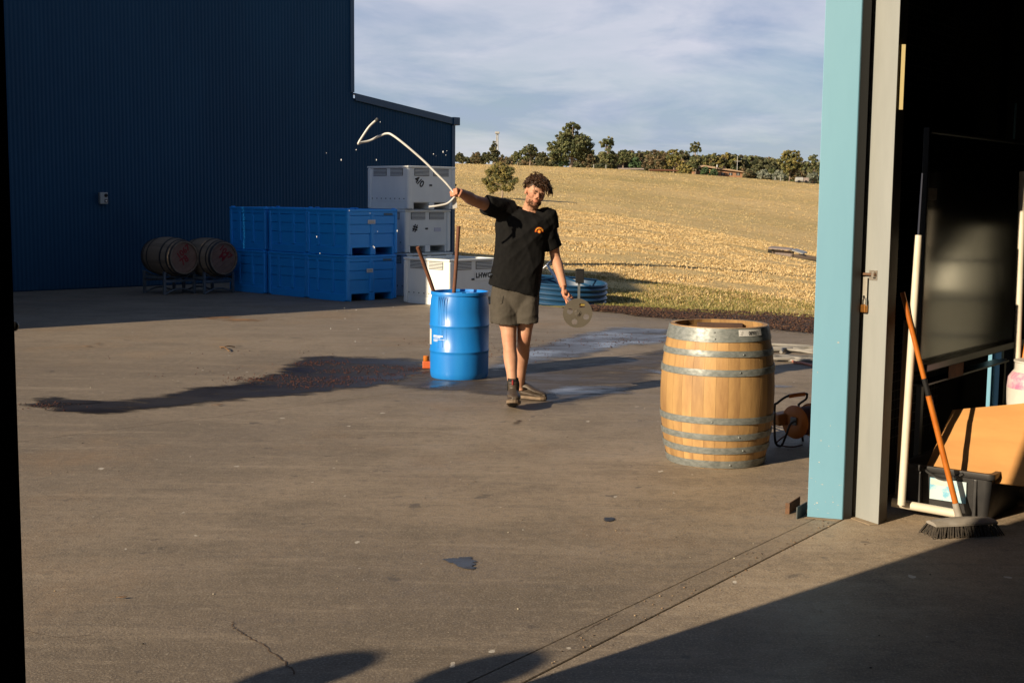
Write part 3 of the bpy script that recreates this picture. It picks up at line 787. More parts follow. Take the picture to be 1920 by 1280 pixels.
# ------------------------------------------------------------------ picking bins
ROTB = math.atan2(.725, .69)
def blue_bin(label, loc, tags=()):
    t_ = thing('blue_bin', label, 'bin', loc, ROTB, 'blue plastic harvest bins stacked against the shed')
    Lx = Ly = 1.09; z1 = .755
    mb = MB(); i = .022
    def ringwall(z0, zz1, ins, th=.03):
        o = [(ins, ins), (Lx - ins, ins), (Lx - ins, Ly - ins), (ins, Ly - ins)]
        n = [(x + (th if x < .5 else -th), y + (th if y < .5 else -th)) for x, y in o]
        for k in range(4):
            j = (k + 1) % 4
            mb.prism([o[k], o[j], n[j], n[k]], z0, zz1)
    ringwall(.13, .345, i + .004); ringwall(.352, .50, i - .002); ringwall(.507, .645, i - .008); ringwall(.34, .36, i + .02); ringwall(.495, .512, i + .014); ringwall(.64, .655, i + .012)
    ringwall(.652, z1 - .035, i - .012)
    mb.box((i, i, .12), (Lx - i, Ly - i, .16))
    mb.build('wall', M_bluebin, t_, bevel=.006)
    mb = MB()
    for (a, c) in (((0, 0), (Lx, .05)), ((0, Ly - .05), (Lx, Ly)), ((0, .0501), (.05, Ly - .0501)), ((Lx - .05, .0501), (Lx, Ly - .0501))): mb.box((*a, z1 - .04), (*c, z1))
    for x in (0.02, Lx - .08):
        for y in (.02, Ly - .08): mb.box((x, y, z1 - .01), (x + .06, y + .06, z1 + .014))
    mb.build('rim', M_bluebin, t_, bevel=.008)
    for x in (0, Lx - .07):
        for y in (0, Ly - .07): MB().box((x, y, .01), (x + .07, y + .07, z1 - .042)).build('corner_post', M_bluebin, t_, bevel=.02, seg=3)
    rb_ = [((x, c * Ly - .04, .14), (x + .036, c * Ly + .04, z1 - .045)) for c in (.36, .73) for x in (.004, Lx - .04)] + [((Lx * .46, .006, .14), (Lx * .54, .04, z1 - .045))]
    for q in rb_: MB().box(*q).build('rib', M_bluebin, t_, bevel=.015)
    for x0, x1 in ((.0705, .11), (.46 * Lx, .56 * Lx), (Lx - .11, Lx - .0705)):
        MB().box((x0, .012, 0), (x1, Ly - .012, .128)).build('foot', M_bluebin, t_, bevel=.008)
    MB().box((.012, .072, .0), (.05, Ly - .072, .125)).build('skirt', M_bluebin, t_, bevel=.006)
    MB().box((Lx - .3, .0035, .655), (Lx - .11, .0085, .69)).build('worn_print', mat('faded_olive_print', (.12,.17,.15), (.05,.16,.33), rough=.7, scale=22), t_)
    if tags:
        x, zc, w = tags
        q = MB().box((x - w/2, .003, zc - .032), (x + w/2, .009, zc + .032)).build('paper_label', M_paper, t_)
        for k in (-.012, .008): MB().box((x - w*.36, .001, zc + k - .003), (x + w*.36, .0031, zc + k + .004)).build('print_line', mat('grey_print', (.3,.27,.26)), q)
    return t_
rB = Vector((.69, .725, 0)).normalized(); lB = Vector((-.725, .69, 0)).normalized()
fb = G(652, 566)
pos = ['nearest the white bins', 'in the middle of the row', 'beside the lying barrels']
for k in range(3):
    for lev in range(2):
        p = fb + lB * (1.128 * k + (.02 if k == 2 else 0)) + rB * (.03 * (k == 1) + (.02 if lev else 0) - .02) + Vector((0, 0, .762 * lev))
        lab = ('upper' if lev else 'lower') + ' blue plastic bin ' + pos[k]
        if k == 0: lab = ('upper blue plastic bin with white label, beside the white stack' if lev else 'lower blue plastic bin with white label, nearest the sunlit concrete')
        blue_bin(lab, p, ((.52, .545, .16) if lev else (.50, .50, .13)) if k == 0 else ())
        if k == 0 and not lev:
            pass
def white_bin(label, loc, rot, mark=None):
    t_ = thing('white_bin', label, 'bin', loc, rot, 'white plastic harvest bins with louvred vents')
    Lx = Ly = 1.12; z1 = .745; th = .035
    o = [(.02, .02), (Lx - .02, .02), (Lx - .02, Ly - .02), (.02, Ly - .02)]
    mb = MB()
    n = [(x + (th if x < .5 else -th), y + (th if y < .5 else -th)) for x, y in o]
    for k in range(4):
        j = (k + 1) % 4; mb.prism([o[k], o[j], n[j], n[k]], .12, z1 - .03)
    mb.box((.03, .03, .11), (Lx - .03, Ly - .03, .15))
    mb.build('wall', M_whitebin, t_, bevel=.005)
    mb = MB()
    for (a, c) in (((0, 0), (Lx, .06)), ((0, Ly - .06), (Lx, Ly)), ((0, .0601), (.06, Ly - .0601)), ((Lx - .06, .0601), (Lx, Ly - .0601))): mb.box((*a, z1 - .034), (*c, z1))
    mb.build('rim', M_whitebin, t_, bevel=.008)
    for x in (0, Lx - .10):
        for y in (0, Ly - .10): MB().box((x, y, .0), (x + .10, y + .10, z1 - .036)).build('corner_post', M_whitebin, t_, bevel=.028, seg=3)
    for face in (0, 1):
        for (s0, s1) in ((.16, .50), (.60, .96)):
            mb = MB(); zb, zt = z1 - .17, z1 - .045
            f = (lambda u0, u1, d0, d1, za, zb_: mb.box((u0, d0, za), (u1, d1, zb_))) if face == 0 else (lambda u0, u1, d0, d1, za, zb_: mb.box((d0, u0, za), (d1, u1, zb_)))
            f(s0, s1, .014, .021, zb, zt)
            v = mb.build('vent', M_vent, t_)
            for q in range(5):
                mb = MB(); z = zb + .012 + q * (zt - zb - .012) / 5
                f(s0 + .005, s1 - .005, .006, .0135, z, z + .010); mb.build('louvre_slat', M_whitebin, v)
    for s in (.2, .55, .9):
        pass
    for k in range(8):
        s = .13 + k * .123; MB().box((.012, s - .008, .17), (.021, s + .008, .186)).build('rivet', M_mark, t_)
    for x0, x1 in ((.1005, .14), (.5, .62), (Lx - .14, Lx - .1005)): MB().box((x0, .014, 0), (x1, Ly - .014, .118)).build('foot', M_whitebin, t_, bevel=.006)
    MB().box((.014, .102, 0), (.05, Ly - .102, .118)).build('skirt', M_whitebin, t_, bevel=.005)
    MB().box((.505, .008, .40), (.565, .021, .43)).build('badge', M_vent, t_, bevel=.006)
    F0 = Matrix.Translation((0, .017, 0)) @ Matrix.Rotation(R(90), 4, 'X')
    if mark == 'slash':
        text_obj('4/0', .17, M_mark, t_, Matrix.Translation((.27, .0165, .47)) @ Matrix.Rotation(R(90), 4, 'X') @ Matrix.Rotation(R(-35), 4, 'Z'), 'painted_mark', bold=.004)
    if mark == 'hash':
        text_obj('#', .18, M_mark, t_, Matrix.Translation((.26, .0165, .43)) @ Matrix.Rotation(R(90), 4, 'X') @ Matrix.Rotation(R(-15), 4, 'Z'), 'painted_mark', bold=.006)
        MB().box((.72, .012, .36), (.88, .0175, .43)).build('paper_label', mat('pale_label', (.62,.62,.72), rough=.6), t_)
    if mark == 'code':
        q = MB().box((.58, .012, .395), (.95, .0175, .535)).build('code_label', M_whitebin, t_)
        text_obj('LHWC', .108, M_mark, q, Matrix.Translation((.765, .0115, .47)) @ Matrix.Rotation(R(90), 4, 'X'), 'lettering', bold=.006, space=1.12)
    return t_
ws = P(762, 555, 22.4); ws.z = 0
rW = math.atan2(.72, .69)
for lev, (lab, mk, off, dr) in enumerate((('bottom white bin of the stack, mostly hidden behind other bins', None, (0, 0), 0),
        ('middle white bin of the stack with black hash mark and pale label', 'hash', (-.03, .03), R(1)),
        ('topmost white bin of the stack with black painted slash mark', 'slash', (.03, -.03), R(-1)))):
    white_bin(lab, ws + Vector((off[0], off[1], .758 * lev)), rW + dr, mk)
wf = G(842, 575)
white_bin('single white bin with black lettering, partly sunlit behind the drum', wf, math.atan2(.71, .70), 'code')

# ------------------------------------------------------------------ barrels
def barrel_r(s, rh, rb): return rb - (rb - rh) * (2 * s - 1) ** 2 * (1 - .06 * (1 - (2*s-1)**2))
def stave_mesh(rh, rb, Hh, n, th=.027, seg=14, m=M_oak):
    mb = MB(); da = math.pi / n * .985; rings = []
    for k in range(seg + 1):
        s = k / seg; r = barrel_r(s, rh, rb); z = s * Hh
        o = [(r * math.cos(a), r * math.sin(a), z) for a in (-da, -da * .5, 0, da * .5, da)]
        i_ = [((r - th) * math.cos(a), (r - th) * math.sin(a), z) for a in (da, 0, -da)]
        rings.append(o + i_)
    mb.loft(rings); return mb.mesh('stave', m, smooth=35)
def hoop(mb, rh, rb, Hh, s0, s1, tilt=0, n=64, t=.0035, off=.0025):
    rings = []
    for (s, o) in ((s0, off), (s0, off + t), ((s0 + s1) / 2, off + t + .0015), (s1, off + t), (s1, off), ((s0 + s1)/2, off)):
        r = barrel_r(s, rh, rb) + o
        rings.append([(r * math.cos(2*math.pi*j/n), r * math.sin(2*math.pi*j/n), s * Hh + tilt * math.cos(2*math.pi*j/n - 1.0) + .0012 * math.sin(3*2*math.pi*j/n + s0*40)) for j in range(n)])
    mb.loft(rings, close=True)
bc = G(1341, 860.5); BD = bc.y
Hb = P(1343, 606, BD).z
RB, RH = 106.5 / FPX * BD * 1.003, 90.5 / FPX * BD
barrel = thing('upright_barrel', 'honey coloured oak barrel standing upright and open on the sunlit concrete', 'barrel', (bc.x, bc.y, 0))
NS = 30
sm = stave_mesh(RH, RB, Hb, NS)
for k in range(NS):
    o = lk(bpy.data.objects.new('stave', sm)); o.parent = barrel; o.rotation_euler = (0, 0, 2 * math.pi * k / NS + .03)
def zf(py, front=True):
    return P(1341, py, BD - (RB * .93)).z / Hb
hp = [(609, 624, .002), (630.5, 641.5, .003), (659, 670.5, -.003), (691.5, 704, .006), (784, 796.5, -.004), (813.5, 825, .003), (839, 851.5, .002), (857, 873, 0)]
for (ya, yb_, tl) in hp:
    sa, sb = zf(yb_), zf(ya)
    if ya == 609: sb, sa = .998, .998 - (.058)
    if ya == 857: sa, sb = .004, .058
    mb = MB(); hoop(mb, RH, RB, Hb, sa, sb, tl); h = mb.build('hoop', M_hoop, barrel, smooth=50)
    mb = MB(); aa = random.uniform(-1.9, -1.2); r = barrel_r((sa+sb)/2, RH, RB) + .008
    mb.ell((r*math.cos(aa), r*math.sin(aa), (sa+sb)/2*Hb), (.006, .006, .006), None, 8, 6); mb.build('rivet', M_hoop, h, smooth=60)
MB().lathe([(0, .05), (RH - .03, .05), (RH - .03, .075), (0, .075)], 32).build('bottom_head', M_oakin, barrel)
MB().lathe([(RH - .03, .08), (RB - .034, Hb * .5), (RH - .032, Hb - .035), (RH - .0285, Hb - .034)], 48).build('toasted_lining', M_oakin, barrel, smooth=60)
MB().box((-.135, RH - .135, Hb - .062), (.17, RH - .075, Hb - .018), Matrix.Rotation(R(-6), 4, 'Z')).build('dark_inner_bar', M_darkbar, barrel, bevel=.004)  # dark brown bar across the inside of the barrel top
# label with upside-down number
rr = barrel_r(.968, RH, RB) + .0085; la = -math.pi / 2 + .50; dw = .128
mb = MB(); ring0 = []; ring1 = []
lz0, lz1 = Hb * .968 - .022, Hb * .968 + .018
k = 10
def lr(z): return barrel_r(z / Hb, RH, RB) + .0095
rings = []
for q in range(k + 1):
    a = la - .27 + .54 * q / k
    rings.append([(r_ * math.cos(a), r_ * math.sin(a), z) for r_, z in ((lr(lz0), lz0), (lr(lz1), lz1), (lr(lz1) - .002, lz1), (lr(lz0) - .002, lz0))])
mb.loft(rings)
lb = mb.build('number_label', M_paper, barrel)
ta = la + .06
tm = text_obj('130680', .036, M_mark, lb, Matrix.Identity(4), 'lettering', bold=.0004, xs=.78)
for v in tm.data.vertices:
    a = ta - v.co.x / rr; zz_ = Hb * .968 - .003 - v.co.y
    v.co = Vector(((lr(zz_) + .0012) * math.cos(a), (lr(zz_) + .0012) * math.sin(a), zz_))
mb = MB()
for q in range(3):
    for w in range(4):
        if (q * 3 + w * 5) % 4 == 3: continue
        a = la - .24 + w * .016; z = lz0 + .008 + q * .010
        mb.add([((lr(z+dz)+.001)*math.cos(a+dx), (lr(z+dz)+.001)*math.sin(a+dx), z+dz) for dx, dz in ((0,0),(.012,0),(.012,.006),(0,.006))], [(0,1,2,3)])
mb.build('print_mark', mat('grey_label_print', (.45,.44,.42)), lb)

# lying barrels on racks
def lying(label, head, rackl, txt):
    ax = Vector((.74, -.67, 0)).normalized(); Lb, rh, rb = .92, .285, .345
    t_ = thing('lying_barrel', label, 'barrel', (head.x, head.y, head.z - rb), math.atan2(ax.y, ax.x), 'wine barrels lying on low steel racks')
    B = Matrix.Translation((-Lb, 0, rb)) @ Matrix.Rotation(R(90), 4, 'Y')
    s = stave_mesh(rh, rb, Lb, 28, m=M_oakold)
    for k in range(28):
        o = lk(bpy.data.objects.new('stave', s)); o.parent = t_; o.matrix_local = B @ Matrix.Rotation(2 * math.pi * k / 28, 4, 'Z')
    for a, c in ((.0, .05), (.095, .125), (.255, .295), (.705, .745), (.875, .905), (.95, 1.0)):
        mb = MB(); hoop(mb, rh, rb, Lb, a, c, n=40); o = mb.build('hoop', M_hoopdark, t_, smooth=50); o.matrix_local = B
    # head of planks
    y = -rh + .03; hw = (rh - .03) * 2 / 6
    for k in range(6):
        y0, y1 = -rh + .03 + k * hw + .0015, -rh + .03 + (k + 1) * hw - .0015
        R_ = rh - .028; pts = []
        for q in range(7): yy = y0 + (y1 - y0) * q / 6; pts.append((yy, math.sqrt(max(R_**2 - yy**2, 0))))
        poly = pts + [(a, -c) for a, c in pts[::-1]]
        mb = MB(); mb.prism(poly, 0, .018); o = mb.build('head_plank', M_oakhead, t_)
        o.matrix_local = Matrix.Translation((-.04, 0, rb)) @ Matrix.Rotation(R(35), 4, 'X') @ Matrix.Rotation(R(90), 4, 'Y')
    for (tx, sz, dy, dz, rot) in txt:
        text_obj(tx, sz, M_red, t_, Matrix.Translation((-.018, dy, rb + dz)) @ Matrix.Rotation(R(rot), 4, 'X') @ Matrix.Rotation(R(90), 4, 'Z') @ Matrix.Rotation(R(90), 4, 'X'), 'painted_number', bold=.004)
    return t_
h1 = P(346, 483, 22.35); h2 = P(420, 484, 22.6)
lying('lying oak barrel at left, red figures slanting up across its head', h1, '', [('1067', .15, -.01, .10, 38), ('78', .17, .01, -.05, 38)])
lying('lying oak barrel beside the blue bins, red figures slanting down its head', h2, '', [('1047', .15, .05, .10, -42), ('M', .17, -.02, .02, -42)])
def rack(label, head, rot):
    ax = Vector((.74, -.67, 0)).normalized(); t_ = thing('barrel_rack', label, 'rack', (head.x, head.y, 0), math.atan2(ax.y, ax.x), 'low steel barrel racks')
    hgt = head.z - .345; w = .30
    for x in (-.17, -.80):
        for s in (-1, 1):
            MB().box((x - .022, s * w - .022, .0), (x + .022, s * w + .022, hgt + .10)).build('leg', M_rack, t_, bevel=.003)
        arc = [(x, -w + .6 * q / 10, hgt + .085 - .10 * math.sin(math.pi * q / 10)) for q in range(11)]
        MB().tube(arc, .018, 6).build('cradle', M_rack, t_, smooth=60)
        MB().box((x - .018, -w + .023, hgt - .085), (x + .018, w - .023, hgt - .045)).build('cross_rail', M_rack, t_)
        arc = [(x, -w + .03 + .54 * q / 8, .022 + .07 * math.sin(math.pi * q / 8)) for q in range(9)]
        MB().tube(arc, .016, 6).build('base_bow', M_rack, t_, smooth=60)
    for s in (-1, 1): MB().box((-.777, s * w - .018, hgt - .02), (-.193, s * w + .018, hgt + .02)).build('side_rail', M_rack, t_)
rack('grey steel rack under the left lying barrel', h1, 0)
rack('grey steel rack under the lying barrel beside the blue bins', h2, 0)

# ------------------------------------------------------------------ blue drum
dc = G(861, 706); DD = dc.y; HD = P(861, 545.5, DD).z; rd = 55 / FPX * DD
drum = thing('blue_drum', 'bright blue open plastic drum with white printing, standing on the wet concrete', 'drum', (dc.x, dc.y, 0))
prof = [(0, .012), (rd*.88, .012), (rd*.95, .0), (rd*.985, .02), (rd*1.0, .06), (rd*1.005, HD*.28), (rd*1.005, HD*.305)]
prof += [(rd*1.022, HD*.312), (rd*1.022, HD*.328), (rd*1.005, HD*.335), (rd*1.01, HD*.58), (rd*1.01, HD*.60), (rd*1.026, HD*.608), (rd*1.026, HD*.622), (rd*1.01, HD*.63),
         (rd*1.008, HD*.78), (rd*.985, HD*.9), (rd*.955, HD*.945), (rd*.952, HD*.958), (rd*.985, HD*.963), (rd*.985, HD*.992), (rd*.975, HD), (rd*.945, HD), (rd*.94, HD*.95), (rd*.975, HD*.88), (rd*.985, HD*.3), (rd*.9, .03), (0, .03)]
mb = MB(); mb.lathe(prof, 64); mb.build('shell', M_drum, drum, smooth=50)
# inner ledge and bung ring seen at the top
mb = MB(); mb.lathe([(rd*.94, HD*.972), (rd*.52, HD*.960), (rd*.50, HD*.972), (rd*.48, HD*.960), (rd*.48, HD*.93), (rd*.94, HD*.95)], 48); mb.build('lid_ring', M_drum, drum, smooth=40)
M_print = mat('white_print', (.8,.82,.84), rough=.5)
def onshell(mb, a0, a1, z0, z1, r=rd*1.013, k=6):
    for q in range(k):
        b0 = a0 + (a1 - a0) * q / k; b1 = a0 + (a1 - a0) * (q + 1) / k
        mb.add([(r*math.cos(b0), r*math.sin(b0), z0), (r*math.cos(b1), r*math.sin(b1), z0), (r*math.cos(b1), r*math.sin(b1), z1), (r*math.cos(b0), r*math.sin(b0), z1)], [(0,1,2,3)])
mb = MB(); vw = -math.pi/2 - .04
onshell(mb, vw - 1.62, vw - 1.13, HD*.39, HD*.57); mb.build('label', M_paper, drum)
mb = MB()
for (x0, x1, z0, z1) in ((-.96, -.50, .490, .508), (-.96, -.60, .476, .483), (-.96, -.42, .458, .463), (-.96, -.72, .446, .453), (-.96, -.75, .436, .441)):
    x = x0
    while x < x1:
        st = random.uniform(.03, .09); onshell(mb, vw + x, vw + min(x + st, x1), HD*z0, HD*z1, k=2); x += st + .012
mb.build('printing', M_print, drum)
mb = MB()
for k, a in enumerate((-.62, -.55, -.48, -.44, -.70, -.36)):
    zlen = random.uniform(.25, .6); x = a
    pts = []
    for q in range(9):
        z = HD * (.955 - zlen * q / 8); pts.append((rd*1.004*math.cos(vw + x), rd*1.004*math.sin(vw + x), z)); x += random.uniform(-.008, .006)
    mb.tube(pts, [.0025 + .002*random.random() for _ in pts], 5)
mb.build('water_trickle', mat('wet_blue', (.03,.22,.62), rough=.05, spec=.9), drum, smooth=60)

def pole(label, a, c, name='plunger_pole'):
    t_ = MB().tube([a, a.lerp(c, .5) + Vector((.004, 0, .003)), c], [.019, .0185, .018], 10).build(name, M_rod, None, smooth=50)
    tag(t_, label, 'pole', 'reddish poles standing in the blue drum')
pole('shorter reddish brown pole leaning left out of the blue drum', P(783, 463, DD - .12), P(826, 585, DD + .1))
pole('taller reddish brown pole standing near upright in the blue drum', P(860, 424, DD + .05), P(846, 610, DD + .05))
# orange fitting behind the drum
g = G(799, 690)
t_ = thing('hose_fitting', 'small orange fitting lying at the left foot of the blue drum', 'fitting', g)
MB().box((-.035, -.04, 0), (.06, .04, .075)).build('body', M_orangered, t_, bevel=.008)
MB().lathe([(0, 0), (.026, 0), (.030, .006), (.030, .05), (.024, .055), (0, .055)], 14, Matrix.Translation((.0, -.01, .075))).build('cap', M_orange, t_, smooth=40)
# ------------------------------------------------------------------ doorway of the shed we stand in
def prism_ab(mb, a0, a1, b0, b1, z0, z1):
    mb.prism([W(a0, b0)[:2], W(a1, b0)[:2], W(a1, b1)[:2], W(a0, b1)[:2]], z0, z1)
home = thing('winery_shed', 'dark shed interior with net lined wall right of the doorway', 'shed', W(4, 6))
def hp_(name, m, *boxes, bevel=0):
    for q in boxes:
        mb = MB(); prism_ab(mb, *q); mb.build(name, m, home, world=True, bevel=bevel)
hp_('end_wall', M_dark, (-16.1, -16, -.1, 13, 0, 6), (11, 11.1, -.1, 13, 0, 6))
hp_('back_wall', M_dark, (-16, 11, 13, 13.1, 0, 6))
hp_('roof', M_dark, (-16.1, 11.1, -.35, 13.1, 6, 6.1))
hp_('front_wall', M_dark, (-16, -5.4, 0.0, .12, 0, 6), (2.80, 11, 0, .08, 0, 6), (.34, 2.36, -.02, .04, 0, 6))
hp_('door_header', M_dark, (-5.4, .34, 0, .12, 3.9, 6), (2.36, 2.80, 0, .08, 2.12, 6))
# net lining on the inside of the front wall: wires as real bars
mb = MB()
for k in range(46):
    z = .35 + k * .055
    prism_ab(mb, .36, 1.35, .0605, .0625, z, z + .004)
for k in range(20):
    a = .38 + k * .05
    prism_ab(mb, a, a + .003, .0585, .0604, .3, 2.95)
nt = mb.build('wire_netting', M_mesh, home, world=True); nt['kind'] = 'stuff'

# open sliding door leaf at the left edge of the picture
dj = G(300, 300); 
yj = 3.407; xj = -.385 * yj - .0
pS = Vector((-sd2.y, sd2.x)); sT = (G(1238, 1196).xy.dot(pS) + G(1800, 1010).xy.dot(pS)) / 2
jx = P(29, 640, (sT + WN.dot(pS) * .04) / P(29, 640, 1.0).xy.dot(pS))
aj, bj = ab((jx.x, jx.y))
t_ = thing('sliding_door', 'black edge of an open sliding door at the far left', 'door', W(aj, bj))
mb = MB(); prism_ab(mb, aj - 5.6, aj, bj - .04, bj, .03, 5.6); mb.build('door_leaf', M_dark, t_, world=True)
bo = P(27, 611, 3.42)
MB().ell(bo, (.012, .012, .014)).build('bolt', M_blackmetal, t_, world=True, smooth=60)

# columns -----------------------------------------------------------
def quadcol(mb, A, B, depth, z0, z1, dirv):
    d = Vector((dirv[0], dirv[1])) * depth
    poly = [A, B, B + d, A + d]
    mb.prism([(p.x, p.y) for p in poly], z0, z1)
A = g2(1513, 969); B = g2(1579, 974.5)
colb = thing('blue_door_post', 'pale blue painted steel door post with chipped paint', 'post', (A.x, A.y, 0))
mb = MB(); quadcol(mb, A, B, .13, .0, 5.6, WW); mb.build('face_channel', M_teal, colb, world=True, bevel=.004)
fd = (B - A).normalized(); fn = Vector((fd.y, -fd.x))
mb = MB(); q = B + fn * -.02; mb.prism([(p.x, p.y) for p in (B + fd*.002 - fn*.01, B + fd*.045 - fn*.05, B + fd*.045 - fn*.13, B + fd*.002 - fn*.13)], 0, 5.6)
mb.build('gap_liner', M_blackmetal, colb, world=True)
mb = MB()
for k in range(20):
    s = random.uniform(.06, .95); z = random.choice([random.uniform(.03, .45), random.uniform(.02, .3), random.uniform(.3, 1.1)])
    c = A.lerp(B, s) + fn * .0006; w = random.choice([.002, .003, .004, .008]); h = random.uniform(.001, .0045)
    nn = random.randint(5, 7)
    pl = [(w * math.cos(6.28*i/nn) * random.uniform(.5, 1.1), h * math.sin(6.28*i/nn) * random.uniform(.5, 1.1)) for i in range(nn)]
    mb.add([(c.x + fd.x*u, c.y + fd.y*u, z + v) for u, v in pl], [tuple(range(nn))])
mb.build('paint_chip', M_chip, colb, world=True)
A2 = g2(1593, 966); B2 = g2(1646.5, 983.5)
colg = thing('grey_column', 'grey green steel column carrying the door bolt', 'column', (A2.x, A2.y, 0))
mb = MB(); quadcol(mb, A2, B2, .014, 0, 5.6, WW); mb.build('front_flange', M_greycol, colg, world=True, bevel=.002)
mb = MB(); quadcol(mb, A2.lerp(B2, .93) + WW * .0145, B2 + WW * .0145, .10, 0, 5.6, WW); mb.build('web', mat('brown_grey_paint', (.10,.085,.065), (.07,.055,.042), rough=.6, scale=3), colg, world=True)
mb = MB(); quadcol(mb, A2 + WW * .115, A2.lerp(B2, .8) + WW * .115, .012, 0, 5.6, WW); mb.build('rear_flange', M_greycol, colg, world=True)
fd2 = (B2 - A2).normalized(); fn2 = Vector((fd2.y, -fd2.x))
if fn2.dot(WW) > 0: fn2 = -fn2
if fn.dot(WW) > 0: pass
# rust grime fillet at the feet
mb = MB()
pp = [A2 + fn2*.001, B2 + fn2*.001, B2 + fn2*.05 - fd2*.01, A2 + fn2*.04 + fd2*.0]
mb.prism([(p.x, p.y) for p in pp], .0015, .004); mb.build('mortar_smear', mat('pale_mortar', (.38,.29,.19), (.30,.22,.14), rough=.9, scale=18), colg, world=True)
mb = MB(); pp = [A + fn*.001 if fn.dot(WW) < 0 else A - fn*.001, B, B - WW*.035, A - WW*.03]
mb.prism([(p.x, p.y) for p in pp], .0015, .004); mb.build('mortar_smear', mat('pale_mortar_dirty', (.33,.25,.17), (.24,.18,.12), rough=.9, scale=18), colb, world=True)
# yellow timber strip on the column edge
s0 = P(1690, 84, B2.y + .03); s1 = P(1684.5, 206, B2.y + .03)
t_ = MB().tube([s0 + Vector((.010, .0, 0)), s1 + Vector((.010, 0, 0))], .014, 4).build('timber_offcut', mat('pale_timber', (.6,.5,.25), rough=.7), None)
tag(t_, 'pale yellowish timber strip fixed to the upper edge of the grey column', 'timber')

# hasp and padlock
def onface(px, py):   # point on the grey flange face
    d = ray(px, py); o = Vector((0, 0, CH)); n = Vector((fn2.x, fn2.y, 0)); t0 = (Vector((A2.x, A2.y, 0)) - o).dot(n) / d.dot(n)
    return o + d * t0
FM = Matrix((( fd2.x, 0, fn2.x), (fd2.y, 0, fn2.y), (0, 1, 0))).to_4x4()     # x along the face, y up, z out of it
def fm(p): return Matrix.Translation(p) @ FM
hs = thing('door_hasp', 'zinc hasp and bolt on the grey column', 'hasp', onface(1628, 515))
MB().box((-.030, -.026, .001), (.030, .026, .004), fm(onface(1638, 516))).build('keeper_plate', M_zinc, hs, world=True)
MB().tube([onface(1612, 513) + Vector((*(fn2*.014), 0)), onface(1645, 515) + Vector((*(fn2*.014), 0))], .008, 8).build('bolt', M_rust, hs, world=True, smooth=50)
for px in (1613, 1642): MB().box((-.009, -.016, .002), (.009, .016, .026), fm(onface(px, 514.5))).build('bracket', M_zinc, hs, world=True, bevel=.003)
MB().box((-.024, -.073, .014), (.024, .075, .0175), fm(onface(1624, 545))).build('hasp_plate', mat('pale_zinc', (.50,.48,.42), (.42,.39,.33), rough=.5, metal=.3, scale=20), hs, world=True, bevel=.002)
MB().lathe([(0, 0), (.007, 0), (.007, .0035), (0, .0035)], 12, fm(onface(1625, 556)) @ Matrix.Translation((0, 0, .0178))).build('slot', M_blackmetal, hs, world=True)
pl = thing('padlock', 'small brass padlock hanging from the hasp', 'padlock', onface(1625.5, 578))
MB().box((-.019, -.021, .008), (.019, .021, .030), fm(onface(1625, 578))).build('body', M_brass, pl, world=True, bevel=.004)
sh = [(-.011, .0, 0), (-.011, .030, 0), (-.008, .040, 0), (0, .045, 0), (.008, .040, 0), (.011, .030, 0), (.011, 0, 0)]
Mx = fm(onface(1626.5, 570)) @ Matrix.Translation((0, -.01, .020))
MB().tube([Mx @ Vector(p) for p in sh], .0042, 6).build('shackle', M_chrome, pl, world=True, smooth=60)

# door guide brackets on the ground
g = G(1486, 957)
t_ = thing('door_guide', 'rusty bent steel door guide on the concrete beside the blue post', 'bracket', g)
k0 = g2(1472, 963); k1 = g2(1480, 963.5); k2 = g2(1500, 950)
mb = MB(); pth = [k0, k1, k2]
for i in range(2):
    a, c = pth[i], pth[i+1]; d = (c - a).normalized(); n_ = Vector((-d.y, d.x)) * .006
    mb.prism([(p.x, p.y) for p in (a, c, c + n_, a + n_)], 0, .062 if i else .0615)
mb.build('bent_plate', M_rust, t_, world=True, bevel=.001)
k0 = g2(1494.5, 973); k1 = g2(1513, 962)
mb = MB(); d = (k1 - k0).normalized(); n_ = Vector((-d.y, d.x)) * .006; mb.prism([(p.x, p.y) for p in (k0, k1, k1 + n_, k0 + n_)], 0, .066); 
mb.build('stop_plate', mat('dark_blue_plate', (.06,.07,.07), rough=.6), t_, world=True)

# ------------------------------------------------------------------ glossy board and clutter against the wall
bd = thing('black_board', 'large glossy black panel with a rail along its bottom', 'panel', W(1.3, .25))
mb = MB(); prism_ab(mb, .49, 2.2, .235, .25, .82, 2.10); mb.build('panel', M_board, bd, world=True)
for q in ((.465, .489, .225, .262, .80, 2.13), (2.201, 2.225, .225, .262, .80, 2.13), (.49, 2.2, .225, .262, 2.101, 2.13)):
    mb = MB(); prism_ab(mb, *q); mb.build('frame', M_blackmetal, bd, world=True, bevel=.004)
mb = MB(); prism_ab(mb, .45, 2.26, .225, .31, .775, .819); mb.build('bottom_rail', M_blackmetal, bd, world=True, bevel=.006)
mb = MB(); prism_ab(mb, .47, 2.0, .20, .29, .69, .70); mb.build('tray', M_blackmetal, bd, world=True)
mb = MB(); prism_ab(mb, .85, 1.1, .292, .296, .695, .772); mb.build('catch', M_rust, bd, world=True)
mb = MB(); prism_ab(mb, 2.226, 2.27, .22, .27, 1.28, 1.35); mb.build('knob', M_blackmetal, bd, world=True, bevel=.01)
mb = MB(); prism_ab(mb, .50, .64, .2505, .253, 1.735, 1.80); mb.build('tape', mat('grey_tape', (.30,.28,.26), (.2,.19,.18), rough=.6, scale=40), bd, world=True)
for a in (.6, 2.1):
    mb = MB(); prism_ab(mb, a, a + .04, .20, .23, 0, .69); mb.build('leg', M_blackmetal, bd, world=True)

